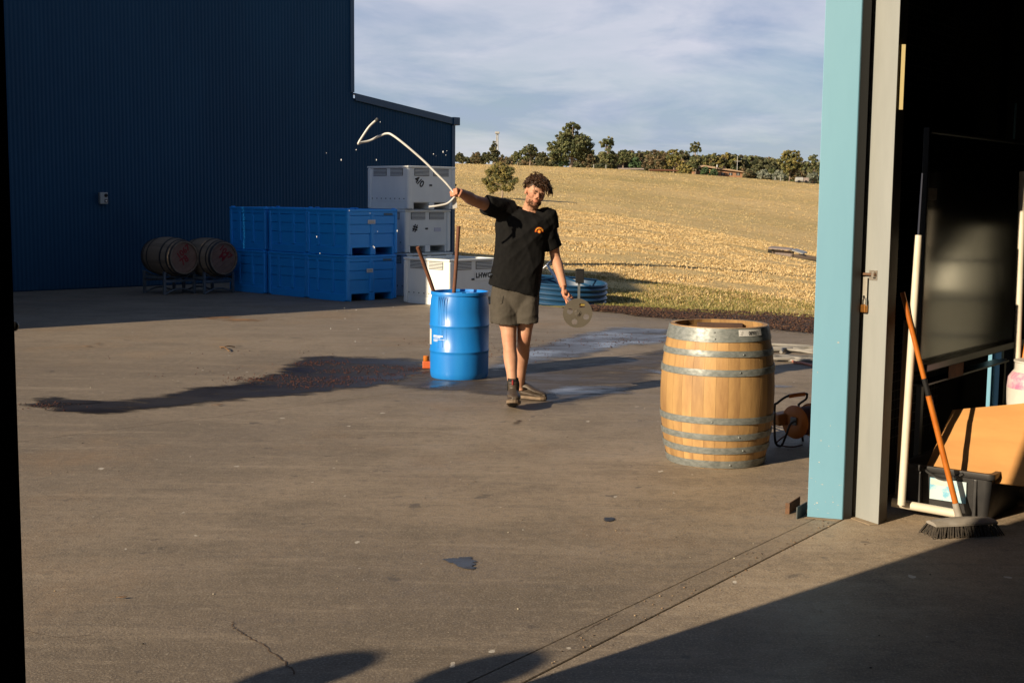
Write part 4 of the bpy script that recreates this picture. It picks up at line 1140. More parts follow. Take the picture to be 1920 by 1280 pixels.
# PVC
p0, p1 = P(1722, 441, 6.93), P(1690, 946, 6.85)
t_ = thing('upright_pipe', 'tall cream plastic pipe standing behind the broom', 'pipe', (p1.x, p1.y, 0))
MB().tube([p0, p1], .0205, 12).build('pipe', M_pvc, t_, world=True, smooth=50)
MB().tube([p0 + (p1 - p0).normalized() * -.33, p0 + Vector((0, 0, .002))], .006, 6).build('inner_rod', mat('dark_blue_rod', (.03,.035,.06), rough=.4), t_, world=True)
p0, p1 = P(1672, 941, 6.93), P(1796, 963, 6.80)
t_ = tag(MB().tube([p0, p0.lerp(p1, .45), p1], .024, 12).build('low_pipe', M_pvc, None, smooth=50), 'short cream plastic pipe lying low in front of the black tub', 'pipe')
an = thing('metal_angle', 'grey steel strip with two holes standing beside the column', 'bracket', P(1690, 950, 7.1))
mb = MB(); q0, q1 = P(1678, 940, 7.09), P(1695, 600, 7.14)
mb.hexa([q0, q0 + Vector((.045, .02, 0)), q0 + Vector((.045, .024, 0)), q0 + Vector((0, .004, 0))], [q1, q1 + Vector((.045, .02, 0)), q1 + Vector((.045, .024, 0)), q1 + Vector((0, .004, 0))])
mb.build('strip', mat('grey_strip', (.20,.19,.17), rough=.5, metal=.3), an, world=True)
for py in (893, 902): MB().ell(P(1685, py, 7.085), (.009, .004, .010)).build('hole', M_mark, an, world=True, smooth=60)

# black tub --------------------------------------------------------
at, bt = .32, .24
tub = thing('black_tub', 'black plastic storage tub with a pale blue label', 'tub', W(at, bt))
def tubring(a0, a1, b0, b1, z, r=.03):
    pts = []
    for (ca, cb, st) in ((a1 - r, b1 - r, 0), (a0 + r, b1 - r, 90), (a0 + r, b0 + r, 180), (a1 - r, b0 + r, 270)):
        for k in range(5): th = R(st + k * 22.5); pts.append(W(ca + r*math.cos(th), cb + r*math.sin(th), z))
    return pts
TA, TB, TH = .62, .50, .275
mb = MB()
mb.loft([tubring(at+.03, at+TA-.03, bt+.03, bt+TB-.03, .004), tubring(at+.012, at+TA-.012, bt+.012, bt+TB-.012, .16), tubring(at+.006, at+TA-.006, bt+.006, bt+TB-.006, TH-.03),
         tubring(at+.012, at+TA-.012, bt+.012, bt+TB-.012, TH-.03), tubring(at+.016, at+TA-.016, bt+.016, bt+TB-.016, TH-.06), tubring(at+.05, at+TA-.05, bt+.05, bt+TB-.05, .02)])
mb.build('body', M_tubblack, tub, world=True, smooth=40)
mb = MB(); mb.loft([tubring(at-.008, at+TA+.008, bt-.008, bt+TB+.008, TH-.032), tubring(at-.012, at+TA+.012, bt-.012, bt+TB+.012, TH-.022), tubring(at-.010, at+TA+.010, bt-.010, bt+TB+.010, TH),
         tubring(at+.018, at+TA-.018, bt+.018, bt+TB-.018, TH), tubring(at+.018, at+TA-.018, bt+.018, bt+TB-.018, TH-.031)], caps=False, close=True); mb.build('rim', M_tubblack, tub, world=True, smooth=40)
mb = MB(); pts = [W(at-.018, bt + .13 + .22*k/8, TH - .012 - .045*math.sin(math.pi*k/8)) for k in range(9)]; mb.tube(pts, .009, 6); mb.build('handle', M_tubblack, tub, world=True, smooth=60)
for k in (.10, .40):
    mb = MB(); prism_ab(mb, at - .001, at + .012, bt + k, bt + k + .02, .02, TH - .04); mb.build('rib', M_tubblack, tub, world=True, bevel=.004)
mb = MB(); b0 = bt + .165; mb.add([W(at-.0045, b0, .215), W(at-.0045, b0+.20, .215), W(at+.002, b0+.20, .095), W(at+.002, b0, .095)], [(0, 1, 2, 3)])
st = mb.build('sticker', M_sticker, tub, world=True)
mb = MB(); mb.add([W(at-.006, b0+.004, .212), W(at-.006, b0+.12, .212), W(at-.004, b0+.12, .178), W(at-.004, b0+.004, .178)], [(0,1,2,3)]); mb.build('sticker_heading', mat('cream_print', (.7,.66,.52), (.5,.58,.6), scale=60), st, world=True)
# cardboard sheet in the tub
cq = [P(1731, 886, 7.02), P(1935, 912, 6.74), P(1950, 752, 7.0), P(1786, 768, 7.28)]
nrm = (cq[1] - cq[0]).cross(cq[3] - cq[0]).normalized() * .007
mb = MB()
cols_ = 14; rows_ = 8; fr = []; bk_ = []
for j in range(rows_ + 1):
    for i in range(cols_ + 1):
        u, v = i / cols_, j / rows_
        p = (cq[0].lerp(cq[1], u)).lerp(cq[3].lerp(cq[2], u), v)
        w = .006 * math.sin(3.1 * v * 2 + u) * math.sin(math.pi * u) - (.004 if j in (3, 6) else 0)
        fr.append(p - nrm.normalized() * w); bk_.append(p - nrm.normalized() * (w + .007))
n1_ = len(fr); W1 = cols_ + 1
fs = []
for j in range(rows_):
    for i in range(cols_):
        a = j*W1+i; fs.append((a, a+1, a+W1+1, a+W1)); fs.append((n1_+a, n1_+a+W1, n1_+a+W1+1, n1_+a+1))
edge = [i for i in range(W1)] + [j*W1+cols_ for j in range(1, rows_+1)] + [rows_*W1+i for i in range(cols_-1, -1, -1)] + [j*W1 for j in range(rows_-1, 0, -1)]
for k in range(len(edge)): a, c = edge[k], edge[(k+1) % len(edge)]; fs.append((a, n1_+a, n1_+c, c))
mb.add(fr + bk_, fs); t_ = mb.build('cardboard_sheet', M_card, None, smooth=30); tag(t_, 'brown cardboard sheet propped up in the black tub', 'cardboard')

# broom ------------------------------------------------------------
h0, h1_ = P(1692, 548, 6.90), P(1799, 972, 6.78)
br = thing('broom', 'broom with long orange handle and dirty grey bristle head', 'broom', (h1_.x, h1_.y, 0))
hd = (h1_ - h0)
MB().tube([h0, h0 + hd * .38], .0135, 12).build('handle', M_orange, br, world=True, smooth=50)
MB().tube([h0 + hd * .381, h0 + hd * .455], .0145, 12).build('collar', M_black, br, world=True, smooth=50)
MB().tube([h0 + hd * .456, h0 + hd * .93], .0155, 12).build('lower_handle', M_orange, br, world=True, smooth=50)
MB().tube([h0 + hd * .931, h0 + hd * 1.03], [.018, .024], 12).build('socket', M_broomgrey, br, world=True, smooth=50)
c0 = G(1745, 1004); c1 = G(1860, 998)
ha = (c1 - c0).normalized(); hb_ = Vector((-ha.y, ha.x, 0)); hc = c0.lerp(c1, .5) + Vector((0, 0, .0))
def hpnt(a, b_, z): return c0 + ha * a + hb_ * b_ + Vector((0, 0, z))
Lh = (c1 - c0).length
mb = MB(); rings = []
for k in range(9):
    a = Lh * k / 8; w = .055 * (1 - .12 * abs(k/4 - 1)**2); zt = .088 - .012 * abs(k/4 - 1)**2
    rings.append([hpnt(a, -w, .058), hpnt(a, -w, .068), hpnt(a, -w*.5, zt), hpnt(a, w*.5, zt), hpnt(a, w, .068), hpnt(a, w, .058)])
mb.loft(rings); mb.build('head', M_broomgrey, br, world=True, smooth=40)
mb = MB()
for i in range(34):
    for j in range(5):
        a = Lh * (.02 + .96 * i / 33) + random.uniform(-.004, .004); w = -.045 + .09 * j / 4
        da = (a / Lh - .5) * .06 + random.uniform(-.006, .006); dw = w * .55 + random.uniform(-.006, .006)
        mb.tube([hpnt(a, w, .060), hpnt(a + da * .5, w + dw * .5, .03), hpnt(a + da, w + dw, .003)], [.0035, .0045, .0038], 4)
mb.build('bristles', M_bristle, br, world=True)
# pale things at the far right
pc = P(1944, 765, 7.5); 
pail = thing('white_pail', 'white plastic pail with pink stained shoulder at the right edge', 'pail', (pc.x, pc.y, 0))
zt = P(1944, 676, 7.5).z; rp = 54 / FPX * 7.5
MB().lathe([(0, .004), (rp*.86, .004), (rp, .12), (rp*1.02, zt*.55), (rp*1.03, zt-.16)], 32).build('body', M_pail, pail, smooth=50)
MB().lathe([(rp*1.031, zt-.16), (rp*1.0, zt-.10), (rp*.86, zt-.066)], 32).build('stained_shoulder', M_pink, pail, smooth=50)
MB().lathe([(rp*.86, zt-.066), (rp*.80, zt-.055), (rp*.80, zt-.012), (rp*.84, zt-.008), (rp*.84, zt), (0, zt)], 32).build('neck', M_pail, pail, smooth=40)
t_ = tag(MB().tube([P(1918, 322, 7.72), P(1905, 745, 7.66)], .021, 12).build('white_downpipe', M_pvc, None, smooth=50), 'white sunlit pipe standing right of the black panel', 'pipe')
t_ = tag(MB().tube([P(1940, 540, 7.70), P(1909, 735, 7.62)], .010, 8).build('tool_handle', M_orange, None, smooth=50), 'thin orange tool handle at the right edge above the pail', 'handle')
# second doorway posts under the panel
for (x0, x1, nm, lab) in ((1846, 1855.5, 'blue_post', 'narrow pale blue post seen under the black panel, left of the wider one'), (1858.5, 1873, 'blue_post', 'wider pale blue post seen under the black panel')):
    q0, q1 = P(x0, 760, 9.0), P(x1, 760, 8.9 if x1 > 1860 else 8.97)
    mb = MB(); A_, B_ = Vector((q0.x, q0.y)), Vector((q1.x, q1.y)); quadcol(mb, A_, B_, .05, 0, 2.4, WW)
    tag(mb.build(nm, M_teal, None, bevel=.003), lab, 'post', 'pale blue posts of the second doorway')

# ------------------------------------------------------------------ cable reel
rc = G(1492, 836); 
reel = thing('cable_reel', 'orange cable reel with black tube frame in the barrel shadow', 'cable reel', rc)
DR = rc.y
def rp_(px, py, d=0): return P(px, py, DR + d)
fr_ = [rp_(1458, 835, -.06), rp_(1453, 822, -.07), rp_(1452.5, 764, -.07), rp_(1458, 755, -.07), rp_(1478, 742, -.06), rp_(1510, 738, -.05), rp_(1513, 741, -.02), rp_(1511, 748, .03), rp_(1499, 757, .08), rp_(1498, 765, .12), rp_(1506, 830, .2)]
MB().tube(smoothpath(fr_, 5), .0085, 8).build('frame', M_blackmetal, reel, world=True, smooth=60)
fr_ = [rp_(1458, 835, -.06), rp_(1466, 834, -.08), rp_(1474, 815, -.10), rp_(1482, 795, -.11), rp_(1492, 789, -.11)]
MB().tube(smoothpath(fr_, 5), .0085, 8).build('brace', M_blackmetal, reel, world=True, smooth=60)
MB().tube([rp_(1479, 742.5, -.06), rp_(1494, 740, -.055), rp_(1509, 738.3, -.05)], .0145, 10).build('grip', M_orange, reel, world=True, smooth=50)
axd = Vector((.80, .60, 0)).normalized(); fcn = rp_(1490, 791, -.05)
RM = Matrix.Translation(fcn) @ axd.to_track_quat('Z', 'Y').to_matrix().to_4x4()
Rr = .118
for z in (0, .17):
    MB().lathe([(0, z), (Rr*.2, z-.006), (Rr*.9, z-.004), (Rr, z), (Rr, z+.006), (Rr*.85, z+.01), (0, z+.01)], 40, RM).build('flange', M_orange, reel, world=True, smooth=35)
for k in range(12):
    z = .018 + k * .0122
    MB().lathe([(Rr*.80 + .006*math.cos(t_), z + .006*math.sin(t_)) for t_ in [2*math.pi*i/6 for i in range(6)]], 28, RM, close=True).build('cable_turn', mat('dark_cable', (.12,.035,.02), rough=.6) if k == 0 else bpy.data.materials['dark_cable'], reel, world=True, smooth=60)
MB().box((-.026, -.02, -.018), (.026, .035, -.003), RM).build('hub_plate', M_rack, reel, world=True, bevel=.004)
MB().box((-.055, -.05, -.015), (.055, .05, .07), Matrix.Translation(rp_(1466, 791, .05)) @ Matrix.Rotation(R(20), 4, 'Z') @ Matrix.Rotation(R(-8), 4, 'Y')).build('socket_box', mat('orange_brown_box', (.42,.16,.03), rough=.5), reel, world=True, bevel=.014)
cb = [rp_(1458, 785, .0), rp_(1448, 784, .05), rp_(1438, 783, .15), G(1410, 800) + Vector((0, .4, .02))]
t_ = MB().tube(smoothpath(cb, 5), .0045, 6).build('lead', M_cable, reel, world=True, smooth=60)
cb = [rp_(1452, 797, .02), rp_(1446, 794, .08), rp_(1438, 791, .16), G(1405, 806) + Vector((0, .5, .02))]
MB().tube(smoothpath(cb, 5), .006, 6).build('lead', M_cable, reel, world=True, smooth=60)
cb = [rp_(1474, 815, -.1), G(1456, 832) + Vector((0, 0, .01)), G(1466, 838) + Vector((0, 0, .01)), G(1488, 840) + Vector((0, 0, .01)), G(1504, 836) + Vector((0, 0, .01))]
MB().tube(smoothpath(cb, 6), .006, 6).build('loose_cable', bpy.data.materials['dark_cable'], reel, world=True, smooth=60)

# hose coils on the far concrete
hc_ = G(1490, 668)
co = thing('hose_coil', 'loose coil of grey hose on the concrete right of the upright barrel', 'hose', hc_)
pts = []
for k in range(150):
    a = k * .23; r = .48 + .16 * math.sin(k * .37) + .10 * math.sin(k * .11 + 1)
    pts.append((.12 * math.sin(k * .05) + r * math.cos(a) * 1.15, .05 * math.cos(k * .09) + r * math.sin(a) * .95, .021 + .022 * (k / 150) + .008 * math.sin(k * 1.3)))
MB().tube(pts, .019, 7).build('coil', M_greyhose, co, smooth=60)
pts = [hc_ + Vector(p) for p in ((.3, -.55, .02), (.8, -.45, .02), (1.5, -.2, .02), (2.4, .3, .02))]
MB().tube(smoothpath(pts, 6), .019, 7).build('tail', M_greyhose, co, world=True, smooth=60)
pts = [G(1530, 689), G(1505, 683), G(1489, 681), G(1486, 675), G(1500, 673), G(1535, 671)]
t_ = tag(MB().tube([p + Vector((0, 0, .014)) for p in smoothpath(pts, 6)], .016, 7).build('pink_hose', M_pinkhose, None, smooth=60), 'dull pink hose lying just in front of the grey coil', 'hose')
pts = [G(1436, 647.5), G(1470, 649), G(1500, 650.5), G(1545, 654)]
t_ = tag(MB().tube([p + Vector((0, 0, .016)) for p in smoothpath(pts, 6)], .018, 7).build('straight_hose', M_greyhose, None, smooth=60), 'pale hose lying almost straight behind the grey coil', 'hose')

# pale steel tank further inside the shed (outside the frame, mirrored in the black panel)
tk = thing('steel_tank', 'pale ribbed steel tank further inside the shed, seen only mirrored in the black panel', 'tank', W(3.95, 1.30))
MB().lathe([(0, .12), (.36, .12), (.38, .16), (.38, 1.0), (.39, 1.02), (.38, 1.04), (.38, 1.40), (.33, 1.52), (.10, 1.60), (0, 1.60)], 40).build('shell', mat('pale_tank', (.62,.62,.52), (.5,.5,.42), rough=.35, metal=.3), tk, smooth=40)
for k in range(4): MB().lathe([(.383, .35 + k*.3), (.40, .365 + k*.3), (.383, .38 + k*.3)], 40).build('hoop_band', M_alu, tk, smooth=40)
for a_ in range(3): MB().tube([(.28*math.cos(a_*2.09), .28*math.sin(a_*2.09), 0), (.28*math.cos(a_*2.09), .28*math.sin(a_*2.09), .125)], .03, 8).build('leg', M_rack, tk)
# ------------------------------------------------------------------ blue trough and black box on a stake beyond the concrete
tc_ = P(1052, 549, 21.9); tr_ = 86 / FPX * 21.9
trough = thing('water_trough', 'round ribbed blue trough lying on the grass behind the man', 'trough', (tc_.x, tc_.y, -.04))
zr0 = .02; prof = [(0, .015), (tr_*.93, .015)]
for k in range(4):
    z = .01 + k * .085
    prof += [(tr_*.95, z + .0), (tr_*.985, z + .015), (tr_, z + .04), (tr_*.985, z + .065), (tr_*.95, z + .082)]
prof += [(tr_*.96, .352), (tr_*.99, .365), (tr_*.97, .385), (tr_*.93, .375), (tr_*.90, .30), (tr_*.88, .05), (0, .05)]
M_ = Matrix.Rotation(R(3), 4, 'Y') @ Matrix.Rotation(R(2.5), 4, 'X')
mb = MB(); mb.lathe(prof, 56, M_); mb.build('shell', M_tank, trough, smooth=40)
mb = MB(); 
for a in (.6, 2.2):
    mb.tube([M_ @ Vector((tr_*.95*math.cos(a), tr_*.95*math.sin(a), .38)), M_ @ Vector((0, 0, .44)), M_ @ Vector((-tr_*.95*math.cos(a), -tr_*.95*math.sin(a), .38))], .02, 6)
mb.build('cross_strap', M_tank, trough, smooth=50)
b0 = P(1087, 518, 21.0); bz = G(1087, 562)
st_ = thing('box_on_stake', 'black box on a grey stake in front of the blue trough', 'box', (b0.x, b0.y, -.05))
MB().box((-.068, -.05, b0.z - .11), (.068, .05, b0.z + .105), Matrix.Translation((0, 0, .05))).build('box', M_black, st_, bevel=.008)
MB().box((-.072, -.054, b0.z + .155), (.072, .054, b0.z + .17)).build('lid', M_black, st_, bevel=.004)
MB().box((-.03, -.02, 0), (.01, .01, b0.z - .061)).build('stake', M_rack, st_)

# ------------------------------------------------------------------ collapsed shelter on the slope
sp = SHEL.copy()
D = sp.y; s = D / FPX
sh_ = thing('field_shelter', 'low broken timber and iron shelter collapsing on the golden slope', 'shelter', (sp.x, sp.y, sp.z))
def sl(px, py, d=0): return P(px, py, D + d)
def plank(a, c, hgt, m, name, th=.06):
    mb = MB(); up = Vector((0, 0, hgt)); dp = Vector((0, th, 0))
    mb.hexa([a, c, c + dp, a + dp], [a + up, c + up, c + dp + up, a + dp + up]); return mb.build(name, m, sh_, world=True)
for k in range(11):
    x0 = 1452 + k * 2.95; a = sl(x0, 477 + k * .5); c = sl(x0 + 2.6, 477.2 + k * .5)
    a.z -= .15; c.z -= .15
    plank(a, c, (sl(x0, 467 + k*.3).z - a.z) * random.uniform(.92, 1.02), M_shedwall, 'wall_board')
plank(sl(1440, 476.5), sl(1451.5, 477), sl(1440, 467.5).z - sl(1440, 476.5).z, M_mark, 'dark_end')
def sheet(q, m, name):
    mb = MB(); q = [Vector(p) for p in q]; mb.hexa(q, [p + Vector((0, 0, .06)) for p in q]); return mb.build(name, m, sh_, world=True)
sheet([sl(1440, 466.5, -.3), sl(1484, 470, -.3), sl(1487, 467, 2.0), sl(1447, 463.5, 2.0)], M_shedwall, 'roof_sheet')
sheet([sl(1482, 469.5, -.3), sl(1505, 477, -.3), sl(1514, 474.5, 2.2), sl(1494, 468, 2.2)], M_paleiron, 'loose_iron_sheet')
for a, c in (((1484, 483), (1488, 470)), ((1497, 483), (1500, 476)), ((1450, 478), (1449, 466))):
    MB().tube([sl(*a), sl(*c)], .06, 5).build('post', M_darkbark, sh_, world=True)
MB().tube([sl(1488, 481), sl(1505, 481.5), sl(1530, 485)], [.12, .14, .10], 6).build('fallen_beam', M_darkbark, sh_, world=True)

# ------------------------------------------------------------------ far buildings, mast and poles
def farpt(px, py, D):
    p = P(px, py, D); return Vector((p.x, p.y, float(hz(p.x, p.y))))
Dh = 392
hp0 = farpt(1352, 330, Dh); k = Dh / FPX
ho = thing('brick_house', 'low brick house with a long pale orange roof among the trees', 'house', hp0)
zb = hp0.z
def zat(py, px=1352): return P(px, py, Dh).z - zb
def fx(px): return (px - 1352) * k
MB().box((fx(1305), 0, -1), (fx(1398), 9, zat(321))).build('wall', M_brick, ho)
q = [(fx(1300), -1, zat(317)), (fx(1318), -1, zat(310)), (fx(1345), -1, zat(314)), (fx(1402), -1, zat(322.5)), (fx(1402), -1, zat(324)), (fx(1345), -1, zat(317.5)), (fx(1318), -1, zat(313)), (fx(1300), -1, zat(319))]
mb = MB(); mb.loft([q, [(x, 10, z) for x, y, z in q]]); rf = mb.build('roof', M_roof, ho)
MB().box((fx(1357), 2, zat(318)), (fx(1361.5), 2.7, zat(311))).build('chimney', M_brick, rf)
for x0 in (1352, 1366, 1380):
    w = MB().box((fx(x0), -.06, zat(329)), (fx(x0 + 7), .02, zat(324))).build('window', M_vent, ho)
    MB().box((fx(x0 + 3.2), -.1, zat(329)), (fx(x0 + 3.8), -.061, zat(324))).build('frame', M_paper, w)
MB().tube([(fx(1347), 3, zat(318)), (fx(1347), 3, zat(308.5))], .18, 6).build('flue', M_paper, ho)
p0 = farpt(1168, 312, 388); kk = 388 / FPX
fs_ = thing('farm_shed', 'small pinkish grey farm shed with dark doorway at the left of the trees', 'shed', p0)
za = P(1168, 304.5, 388).z - p0.z
MB().box((-13*kk, 0, -1), (2*kk, 5, za)).build('wall', M_shedwall, fs_)
MB().box((2.05*kk, .4, -1), (13*kk, 5, za - .1)).build('doorway', M_vent, fs_)
mb = MB(); mb.box((-14*kk, -.4, za + .01), (14*kk, 5.4, za + .18)); mb.build('roof', M_roof, fs_)
p0 = farpt(1503, 341, 372); kk = 372 / FPX
tr1 = thing('tank_trailer', 'pale grey tank trailer parked in front of the grey shrubs', 'trailer', p0)
MB().tube([(-12*kk, 0, .9), (-11*kk, 0, .9), (2*kk, 0, .9), (3*kk, 0, .9)], [.4, .75, .75, .4], 12).build('tank', M_paleiron, tr1, smooth=40)
MB().box((3.2*kk, -.8, .4), (12*kk, .8, 1.5)).build('box', M_shedwall, tr1)
for x in (-6*kk, 7*kk): MB().lathe([(0, -.1), (.4, -.1), (.4, .1), (0, .1)], 14, Matrix.Translation((x, -.85, .36)) @ Matrix.Rotation(R(90), 4, 'X')).build('wheel', M_black, tr1)
MB().box((-12*kk, -.6, .25), (12*kk, .6, .38)).build('chassis', M_vent, tr1)
ms = thing('water_tower', 'slim pale tower with flat top rising behind the left trees', 'tower', farpt(932, 300, 520))
kk = 520 / FPX; zt = P(932, 251, 520).z - ms.location.z
for x in (-2, 2): MB().tube([(x*kk*1.3, 0, -2), (x*kk*.6, 0, zt)], .22, 5).build('leg', M_paleiron, ms)
mb = MB()
for q in range(6): z = zt * (.3 + .11 * q); mb.tube([(-1.0*kk, 0, z), (1.0*kk, 0, z + 1.2)], .12, 4)
mb.build('bracing', M_paleiron, ms)
MB().box((-4.2*kk, -1.2, zt), (4.2*kk, 1.2, zt + .8)).build('top_tank', M_paleiron, ms, bevel=.1)
pp_ = thing('power_pole', 'thin pale power pole standing above the house roof', 'pole', farpt(1382, 325, 400))
zt = P(1382, 293, 400).z - pp_.location.z
MB().tube([(0, 0, -1), (0, 0, zt)], .10, 6).build('pole', M_paleiron, pp_)
MB().box((-.9, -.06, zt - 1.6), (.9, .06, zt - 1.48)).build('cross_arm', M_paleiron, pp_)

# fence along the crest: thin posts
for (px, py, lab) in ((1113, 311, 'white fence post at the right foot of the largest gum'), (1136, 313, 'white fence post in front of the tall narrow gum'), (1453, 341, 'left white fence post of the pair near the tank trailer'), (1463, 341.5, 'right white fence post of the pair near the tank trailer')):
    p = farpt(px, py, 374)
    t_ = MB().box((-.09, -.09, -.3), (.09, .09, 1.1)).build('fence_post', M_paleiron, None); t_.location = p
    tag(t_, lab, 'post', 'white fence posts on the crest')
lg = farpt(1209, 325, 371)
t_ = MB().tube([(-4.2, 0, .3), (0, .2, .35), (4.0, .1, .25)], [.22, .3, .22], 7).build('timber_pile', M_rod, None, smooth=50); t_.location = lg + Vector((5.5, 0, 0))
tag(t_, 'long brown timber pile lying at the foot of the dark trees', 'timber')
t_ = MB().box((-3, -.1, .1), (4.5, .1, .5)).build('low_fence', M_shedwall, None); t_.location = farpt(1178, 320, 378)
tag(t_, 'low pale rail fence in front of the farm shed', 'fence')

# ------------------------------------------------------------------ trees
LMK = [(926, 'the pointed conifer'), (993, 'the medium gum above the curly hair'), (1073, 'the largest gum'), (1139, 'the tall narrow gum'), (1168, 'the farm shed'), (1191, 'the blue green shrub'),
       (1226, 'the broad brown tree'), (1262, 'the olive gum'), (1303, 'the tall gum by the house'), (1352, 'the brick house'), (1382, 'the power pole'), (1430, 'the silver shrub'), (1479, 'the bright olive gum'), (1522, 'the blue door post')]
CNM = {'gum': 'mid green', 'dark': 'dark', 'brown': 'brownish', 'olive': 'olive'}
SEEN = set()
def place_label(kind, pal, px):
    for x, nm in sorted(LMK, key=lambda q: abs(q[0] - px)):
        rel = 'directly behind' if abs(px - x) < 7 else ('just left of' if px < x else 'just right of')
        lab = CNM[pal] + ' ' + kind + ' ' + rel + ' ' + nm
        if lab not in SEEN: SEEN.add(lab); return lab
PAL = {'gum': [(.12,.13,.05), (.15,.155,.062), (.09,.105,.042), (.19,.18,.08), (.07,.085,.036)],
       'dark': [(.085,.09,.04), (.11,.11,.05), (.06,.07,.035), (.13,.12,.055)],
       'brown': [(.16,.115,.06), (.11,.10,.05), (.085,.085,.042), (.20,.145,.075)],
       'green': [(.075,.13,.055), (.09,.15,.06), (.06,.10,.045)],
       'grey': [(.21,.24,.18), (.25,.27,.21), (.17,.19,.14), (.29,.30,.23)],
       'olive': [(.20,.18,.055), (.24,.205,.065), (.14,.14,.048), (.10,.11,.045), (.28,.225,.07)]}
def tree(name, label, base, hgt, wid, pal, lobes, leaf=.34, nleaf=1100, trunk=.25, bark=None, group=None, lean=0.0, base_gap=.25):
    """lobes: (x, z, r) in fractions of width / height"""
    t_ = thing(name, label, 'tree' if hgt > 3 else 'shrub', base, random.uniform(-.4, .4), group)
    mb = MB(); tp = []
    topz = hgt * .8
    for k in range(6):
        q = k / 5; tp.append((lean * q * wid * .3 + .04 * wid * math.sin(q * 5), .03 * wid * math.sin(q * 4 + 1), -.3 + topz * q))
    mb.tube(tp, [trunk * (1 - .75 * k / 5) for k in range(6)], 7)
    for (x, z, r) in lobes:
        tgt = Vector((x * wid, random.uniform(-.15, .15) * wid, z * hgt)); st = Vector(tp[2]).lerp(Vector(tp[4]), random.random())
        st.z = min(st.z, tgt.z - .05 * hgt)
        mb.tube([st, st.lerp(tgt, .5) + Vector((0, 0, -.03 * hgt)), tgt], [trunk * .45, trunk * .3, trunk * .12], 5)
    mb.build('trunk', bark or M_bark, t_, smooth=60)
    V = []; C = []
    tot = sum(r * r for _, _, r in lobes); cols = np.array(PAL[pal])
    for (x, z, r) in lobes:
        n = max(40, int(nleaf * r * r / tot)); ncl = max(5, n // 45)
        d = rng.normal(size=(ncl, 3)); d /= np.linalg.norm(d, axis=1)[:, None]
        rad = rng.uniform(.35, 1.0, (ncl, 1)) ** .6
        cc = d * rad * np.array([r * wid, r * wid * .9, r * wid * .72]) + np.array([x * wid, rng.uniform(-.12, .12) * wid, z * hgt])
        cs = r * wid * rng.uniform(.22, .40, ncl); ccol = cols[rng.integers(0, len(cols), ncl)] * rng.uniform(.8, 1.25, (ncl, 1))
        idx = rng.integers(0, ncl, n)
        dd = rng.normal(size=(n, 3)); dd /= np.linalg.norm(dd, axis=1)[:, None]
        p = cc[idx] + dd * (cs[idx] * rng.uniform(.3, 1.05, n))[:, None] * np.array([1, 1, .75])
        p[:, 2] = np.maximum(p[:, 2], .12)
        a = rng.normal(size=(n, 3)); a /= np.linalg.norm(a, axis=1)[:, None]
        nrm = dd * .7 + rng.normal(size=(n, 3)) * .5
        u = np.cross(nrm, a); u /= np.linalg.norm(u, axis=1)[:, None] + 1e-9
        v = np.cross(nrm, u); v /= np.linalg.norm(v, axis=1)[:, None] + 1e-9
        sz = leaf * rng.uniform(.6, 1.3, (n, 1))
        V.append(np.stack([p - u*sz - v*sz*.45, p + u*sz*.2 - v*sz*.6, p + u*sz + v*sz*.3, p - u*sz*.2 + v*sz*.6], 1).reshape(-1, 3))
        C.append(KA * np.repeat(ccol[idx] * rng.uniform(.85, 1.15, (n, 1)), 4, 0))
    V = np.concatenate(V); C = np.concatenate(C); nf = len(V) // 4
    me = bpy.data.meshes.new('crown'); me.vertices.add(len(V)); me.vertices.foreach_set('co', V.ravel().astype(np.float32))
    me.loops.add(len(V)); me.loops.foreach_set('vertex_index', np.arange(len(V), dtype=np.int32))
    me.polygons.add(nf); me.polygons.foreach_set('loop_start', np.arange(0, len(V), 4, dtype=np.int32)); me.update(calc_edges=True)
    ca = me.color_attributes.new('tint', 'FLOAT_COLOR', 'POINT'); ca.data.foreach_set('color', np.concatenate([C, np.ones((len(C), 1))], 1).ravel().astype(np.float32))
    me.materials.append(M_leaf); o = lk(bpy.data.objects.new('crown', me)); o.parent = t_
    return t_
ROUND = [(0, .55, .34), (-.2, .42, .28), (.2, .45, .28), (0, .75, .24), (-.1, .25, .25), (.14, .22, .24)]
def trees_at(lst, D):
    for (px, pb, pt, w, kind, pal, lab) in lst:
        b_ = farpt(px, pb, D); k = D / FPX; hgt = P(px, pt, D).z - b_.z; wid = w * k
        if kind == 'round': lo = ROUND; tk = .18
        elif kind == 'cone': lo = [(0, .32, .36), (-.12, .42, .28), (.12, .42, .28), (0, .6, .26), (.02, .76, .18), (0, .9, .10)]; tk = .25
        elif kind == 'open': lo = [(-.05, .82, .22), (.2, .72, .22), (-.25, .62, .22), (.05, .55, .26), (.28, .48, .18), (-.12, .40, .2), (.16, .9, .13)]; tk = .3
        elif kind == 'tall': lo = [(0, .86, .30), (.14, .74, .26), (-.16, .76, .26), (.0, .45, .38), (.25, .42, .25), (-.2, .35, .3), (.0, .28, .32)]; tk = .28
        elif kind == 'shrub': lo = [(0, .5, .36), (-.24, .38, .28), (.24, .38, .28), (.05, .72, .25), (-.28, .2, .2), (.28, .2, .2)]; tk = .1
        tree('gum_tree' if kind in ('open', 'tall') else ('conifer' if kind == 'cone' else ('shrub' if kind == 'shrub' else 'bushy_tree')), lab, b_, hgt, wid, pal, lo,
             leaf=min(.36, .19 + wid * .008), nleaf=int(3000 + wid * 520), trunk=tk * min(1, hgt / 9))
